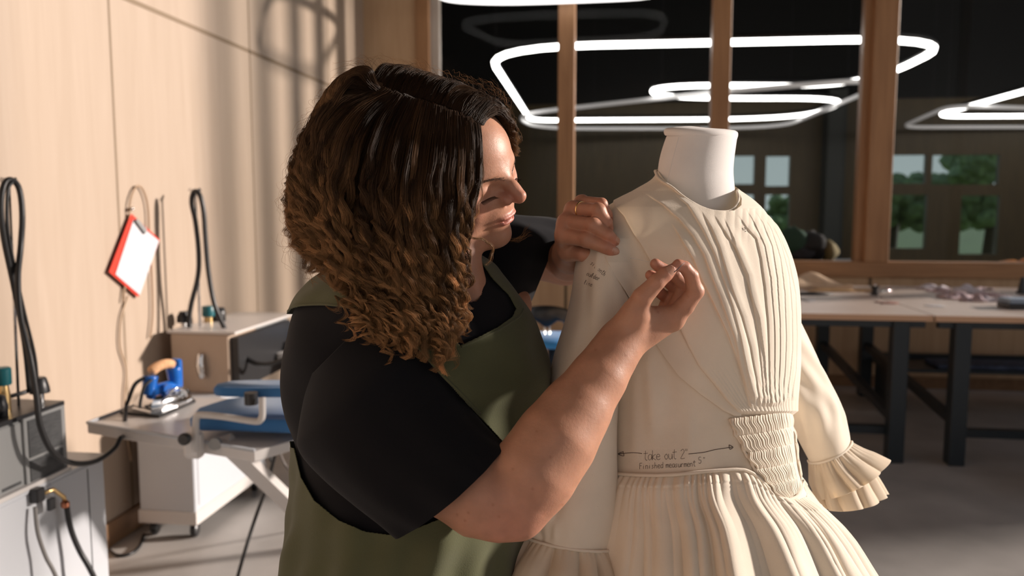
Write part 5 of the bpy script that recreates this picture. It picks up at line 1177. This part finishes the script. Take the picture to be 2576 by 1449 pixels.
# deep filling layers, then surface locks
for lay,cnt,nst,R,rr in ((.030,110,26,17,.0004),(.016,100,60,16,.0003),(.005,85,100,14,.00022),(-.004,62,70,9,.00021)):
    for k in range(cnt):
        u=hr.random()*8.0; 
        if lay>.01: u=.25+hr.random()*7.6
        P=guide(u).copy(); L_=hr.uniform(.72,1.0) if lay>=0.01 else hr.uniform(.72,1.06)
        e=int(48*min(L_,1)); P=spline(P[:e],30); tt=np.linspace(0,1,30)[:,None]
        P=P+hr.normal(size=2)*np.array([15,14])*tt**1.3*(1 if u>.6 else .45)+np.array([4*math.sin(u*9),0])
        if u<.9 and hr.random()<.25: continue
        if u<1.2: P=P+np.array([-16,0])*np.clip((P[:,1:2]-470)/120,0,1)*hr.random()
        if u>5.5: P=P+np.array([-7,0])*tt*hr.random()
        A_=hr.uniform(6,17)*(1.0 if u>.5 else .7); 
        lock(P,nst,R*hr.uniform(.7,1.2),A_,hr.uniform(120,220),1.7*u+hr.normal()*1.3,lay+hr.normal()*.002,tone=hr.normal()*.16+(.07 if u>4.5 else 0)+(0 if lay>.01 else .04),r0=rr,A0=.22)
# side that falls away behind the parting
top=lambda x: np.interp(x,[850,890,930,985,1040,1090,1140,1200,1250,1285,1300],[225,180,169,165,176,195,210,231,262,300,350])
part=lambda x: np.interp(x,[945,1000,1060,1120,1180,1215,1240],[234,238,250,268,298,316,322])
for k in range(215):
    x0=hr.uniform(925,1212); y0=part(x0); dx=hr.uniform(25,60); x1=x0+dx; yt=top(min(x1,1290))+hr.uniform(-3,8)
    if x0>1120: path=[(x0,y0-2),(x0+dx*.4,y0-(y0-yt)*.55),(x1+6,yt+hr.uniform(0,14)),(min(x1+50,1286),top(min(x1+50,1286))+hr.uniform(4,22)),(hr.uniform(1275,1296),hr.uniform(320,345)),(hr.uniform(1270,1300),hr.uniform(350,395))]; 
    else: path=[(x0,y0-2),(x0+dx*.3,y0-(y0-yt)*.5),(x0+dx*.75,yt+8),(x1+8,yt+2),(x1+40,top(min(x1+40,1290))+12),(x1+70,top(min(x1+70,1290))+34)]
    s0=float(bil(SG,np.array([x0]),np.array([y0]))[0])-.002
    def df(px,py,t,s0=s0,far=x0>1120):
        S=bil(SG0,px,py); d=s0+(t**1.1)*(.10 if not far else .075); return np.minimum(d,np.where((S<1.16)&(t<.6),S-.002-.012*t,d))
    lock(spline(path,30),34,hr.uniform(6,9),hr.uniform(2,5) if x0<1120 else hr.uniform(3,8),hr.uniform(50,90),hr.random()*6.28,0,dfun=df,A0=.3,tone=-.12+hr.normal()*.06,r0=.00023,gold=.9)
# crown hair sweeping to the back of the head
for k in range(80):
    a=hr.uniform(0,1); path=[(955+hr.normal()*6,234),(925-25*a,200+18*a),(900-50*a,188+30*a),(862-60*a,225+40*a),(825-45*a,290+30*a),(795-35*a,370+20*a)]
    lock(spline(path,30),34,9,3,90,hr.random()*6.28,.0,A0=.4,tone=-.05+hr.normal()*.06)
for k in range(60):
    a=hr.uniform(0,1); path=[(948+hr.normal()*5,236),(940-14*a,205+6*a),(928-30*a,176+8*a),(896-40*a,176+22*a),(866-45*a,200+34*a),(836-45*a,250+34*a)]
    lock(spline(path,30),34,9,3,90,hr.random()*6.28,-.002,A0=.4,tone=-.05+hr.normal()*.06)
# loose curls in front of the face
for path,n,A_ in (([(1203,330),(1213,390),(1215,450),(1207,510),(1190,560),(1178,590)],9,3),([(1196,320),(1204,420),(1200,500),(1180,560),(1172,580),(1190,598),(1222,606),(1238,626),(1236,645),(1222,668)],16,2),([(1190,330),(1196,430),(1188,520),(1172,600),(1180,660),(1168,720),(1178,780)],22,9),([(1175,520),(1168,600),(1186,690),(1172,760),(1178,850)],22,10)):
    lock(spline(path,30),n,3.0,A_,80,hr.random()*6,-.006,tone=.18,r0=.00022)
for k in range(16):
    lock(spline([(1262,596),(1285,604+hr.normal()*3),(1308,600+hr.normal()*5),(1330+hr.normal()*8,582+hr.normal()*12)],16),1,1,1,60,0,0,K=16,dfun=lambda a,b,t:1.20+0*t,tone=.6,r0=.0002)
# long tips in front of the apron
for k in range(46):
    x=hr.uniform(880,1172); y=hr.uniform(700,760); L_=hr.uniform(90,175)*(1 if 980<x<1140 else .7)
    P=[(x,y-60),(x+hr.normal()*8,y),(x+hr.normal()*14-4,y+L_*.5),(x+hr.normal()*22-12,y+L_)]
    lock(spline(P,30),26,7,hr.uniform(9,16),hr.uniform(60,90),hr.random()*6.28,-.006,tone=.42+hr.normal()*.08,A0=-.2,r0=.0002)
# flyaways around the outline
OUT=[(1290,330),(1262,262),(1200,222),(1120,196),(1040,168),(960,158),(890,172),(840,225),(790,300),(755,380),(735,460),(728,540),(738,620),(790,680)]
O=spline(OUT,400)
for k in range(230):
    i=hr.integers(0,398); p=O[i]; tg=O[i+1]-O[i]; tg/=np.linalg.norm(tg); nn=np.array([tg[1],-tg[0]]); 
    if (p-np.array([1010,430]))@nn<0: nn=-nn
    ln=hr.uniform(30,95); h_=hr.uniform(4,26)*(1.3 if p[0]<840 else .8); sg=1 if hr.random()<.8 else -1
    P=[p-nn*14,p+nn*h_*.6+tg*sg*ln*.3,p+nn*h_+tg*sg*ln*.6,p+nn*h_*hr.uniform(-.2,1.2)+tg*sg*ln]
    lock(spline(P,16),1,1,hr.uniform(0,5),hr.uniform(30,70),hr.random()*6,0,K=16,dfun=lambda a,b,t:1.135+0*t,tone=hr.uniform(.2,.6),r0=.00013,A0=0)
# eyebrow and lashes
fv=np.concatenate(HV); fc=np.concatenate(HC); ff=np.concatenate(HFc)
M_hair,n_,b_=nt('hair'); N=n_.nodes; L=n_.links; a_=N.new('ShaderNodeVertexColor'); a_.layer_name='col'; L.new(a_.outputs[0],b_.inputs['Base Color']); b_.inputs['Roughness'].default_value=.45; b_.inputs['Specular IOR Level'].default_value=.16
o_=N['Material Output']; ts=N.new('ShaderNodeBsdfTranslucent'); L.new(a_.outputs[0],ts.inputs[0]); ms=N.new('ShaderNodeMixShader'); ms.inputs[0].default_value=.3; L.new(b_.outputs[0],ms.inputs[1]); L.new(ts.outputs[0],ms.inputs[2]); L.new(ms.outputs[0],o_.inputs[0])
mesh_obj('hair',W(fv),ff,M_hair,PE,True,fc)
HV=[];HC=[];HFc=[];hn=0
for k in range(170):                 # eyebrow, both sides
    s=hr.uniform(.008,.047); sg=1 if k<120 else -1; u=.0025+.005*math.sin((s-.008)/.04*2.4)+hr.normal()*.0014
    a=np.array([.075,u,0])+0; q=[]
    for m_ in range(5):
        ss=s+m_*.0011; uu=u+m_*.0006*(1-(s/.04)); x=.112
        for _ in range(14): x-=head((HO+HF*x+HU*uu+HS*sg*ss)[None])[0]*.7
        q.append(HO+HF*(x+.0006+.0003*m_)+HU*uu+HS*sg*ss)
    q=np.array(q); px,py=pxof(q); emit(px[None],py[None],q[:,2][None],np.full((1,5),.00016)*np.array([1,1,.9,.7,.3]),np.tile(np.array([.05,.028,.016]),(1,5,1)))
mesh_obj('eyebrow',W(np.concatenate(HV)),np.concatenate(HFc),M_hair,PE,True,np.concatenate(HC))
HV=[];HC=[];HFc=[];hn=0
for sg in (1,-1):
    for k in range(46):
        s=.0205+.025*k/45; x=.11
        for _ in range(14): x-=head((HO+HF*x+HU*(-.0205)+HS*sg*s)[None])[0]*.7
        q=[]
        for m_ in range(6):
            g=m_/5; q.append(HO+HF*(x-.0005+.0085*g)+HU*(-.0205-.0065*g+.005*g*g)+HS*sg*(s+(s-.030)*.22*g))
        q=np.array(q); px,py=pxof(q); emit(px[None],py[None],q[:,2][None],.00016*np.array([[1,1,.9,.7,.5,.2]]),np.tile(np.array([.012,.008,.006]),(1,6,1)))
mesh_obj('eyelashes',W(np.concatenate(HV)),np.concatenate(HFc),M_hair,PE,True,np.concatenate(HC))
# ================================================================ LIGHT + CAMERA
wd=bpy.data.worlds.new('World'); SC.world=wd; wd.use_nodes=True; N=wd.node_tree.nodes; L=wd.node_tree.links; bg=N['Background']
tc=N.new('ShaderNodeTexCoord'); sx=N.new('ShaderNodeSeparateXYZ'); L.new(tc.outputs['Generated'],sx.inputs[0]); rp=N.new('ShaderNodeValToRGB'); L.new(sx.outputs[2],rp.inputs[0])
rp.color_ramp.elements[0].position=0; rp.color_ramp.elements[0].color=(.82,.75,.68,1); rp.color_ramp.elements[1].position=.6; rp.color_ramp.elements[1].color=(.38,.43,.52,1)
L.new(rp.outputs[0],bg.inputs[0]); bg.inputs[1].default_value=.95
az,el=math.radians(20),math.radians(15)
sd_=Vector((math.cos(az)*math.cos(el),math.sin(az)*math.cos(el),math.sin(el)))
sl=bpy.data.lights.new('sun','SUN'); sl.energy=6.8; sl.angle=math.radians(3.2); sl.color=(1,.88,.79); so=bpy.data.objects.new('sun',sl); COL.objects.link(so); so.rotation_euler=sd_.to_track_quat('Z','Y').to_euler()
cd=bpy.data.cameras.new('camera'); cam=bpy.data.objects.new('camera',cd); COL.objects.link(cam); cd.sensor_width=36; cd.lens=F/2576*36; cd.clip_start=.02; cd.clip_end=300
cam.matrix_world=Matrix(((Rt[0],UP[0],-FW[0],0),(Rt[1],UP[1],-FW[1],0),(Rt[2],UP[2],-FW[2],H),(0,0,0,1)))
cd.dof.use_dof=True; cd.dof.focus_distance=1.10; cd.dof.aperture_fstop=4.0
SC.camera=cam
SC.view_settings.view_transform='Standard'; SC.view_settings.look='None'; SC.view_settings.exposure=0; SC.view_settings.gamma=1; SC.view_settings.use_curve_mapping=False
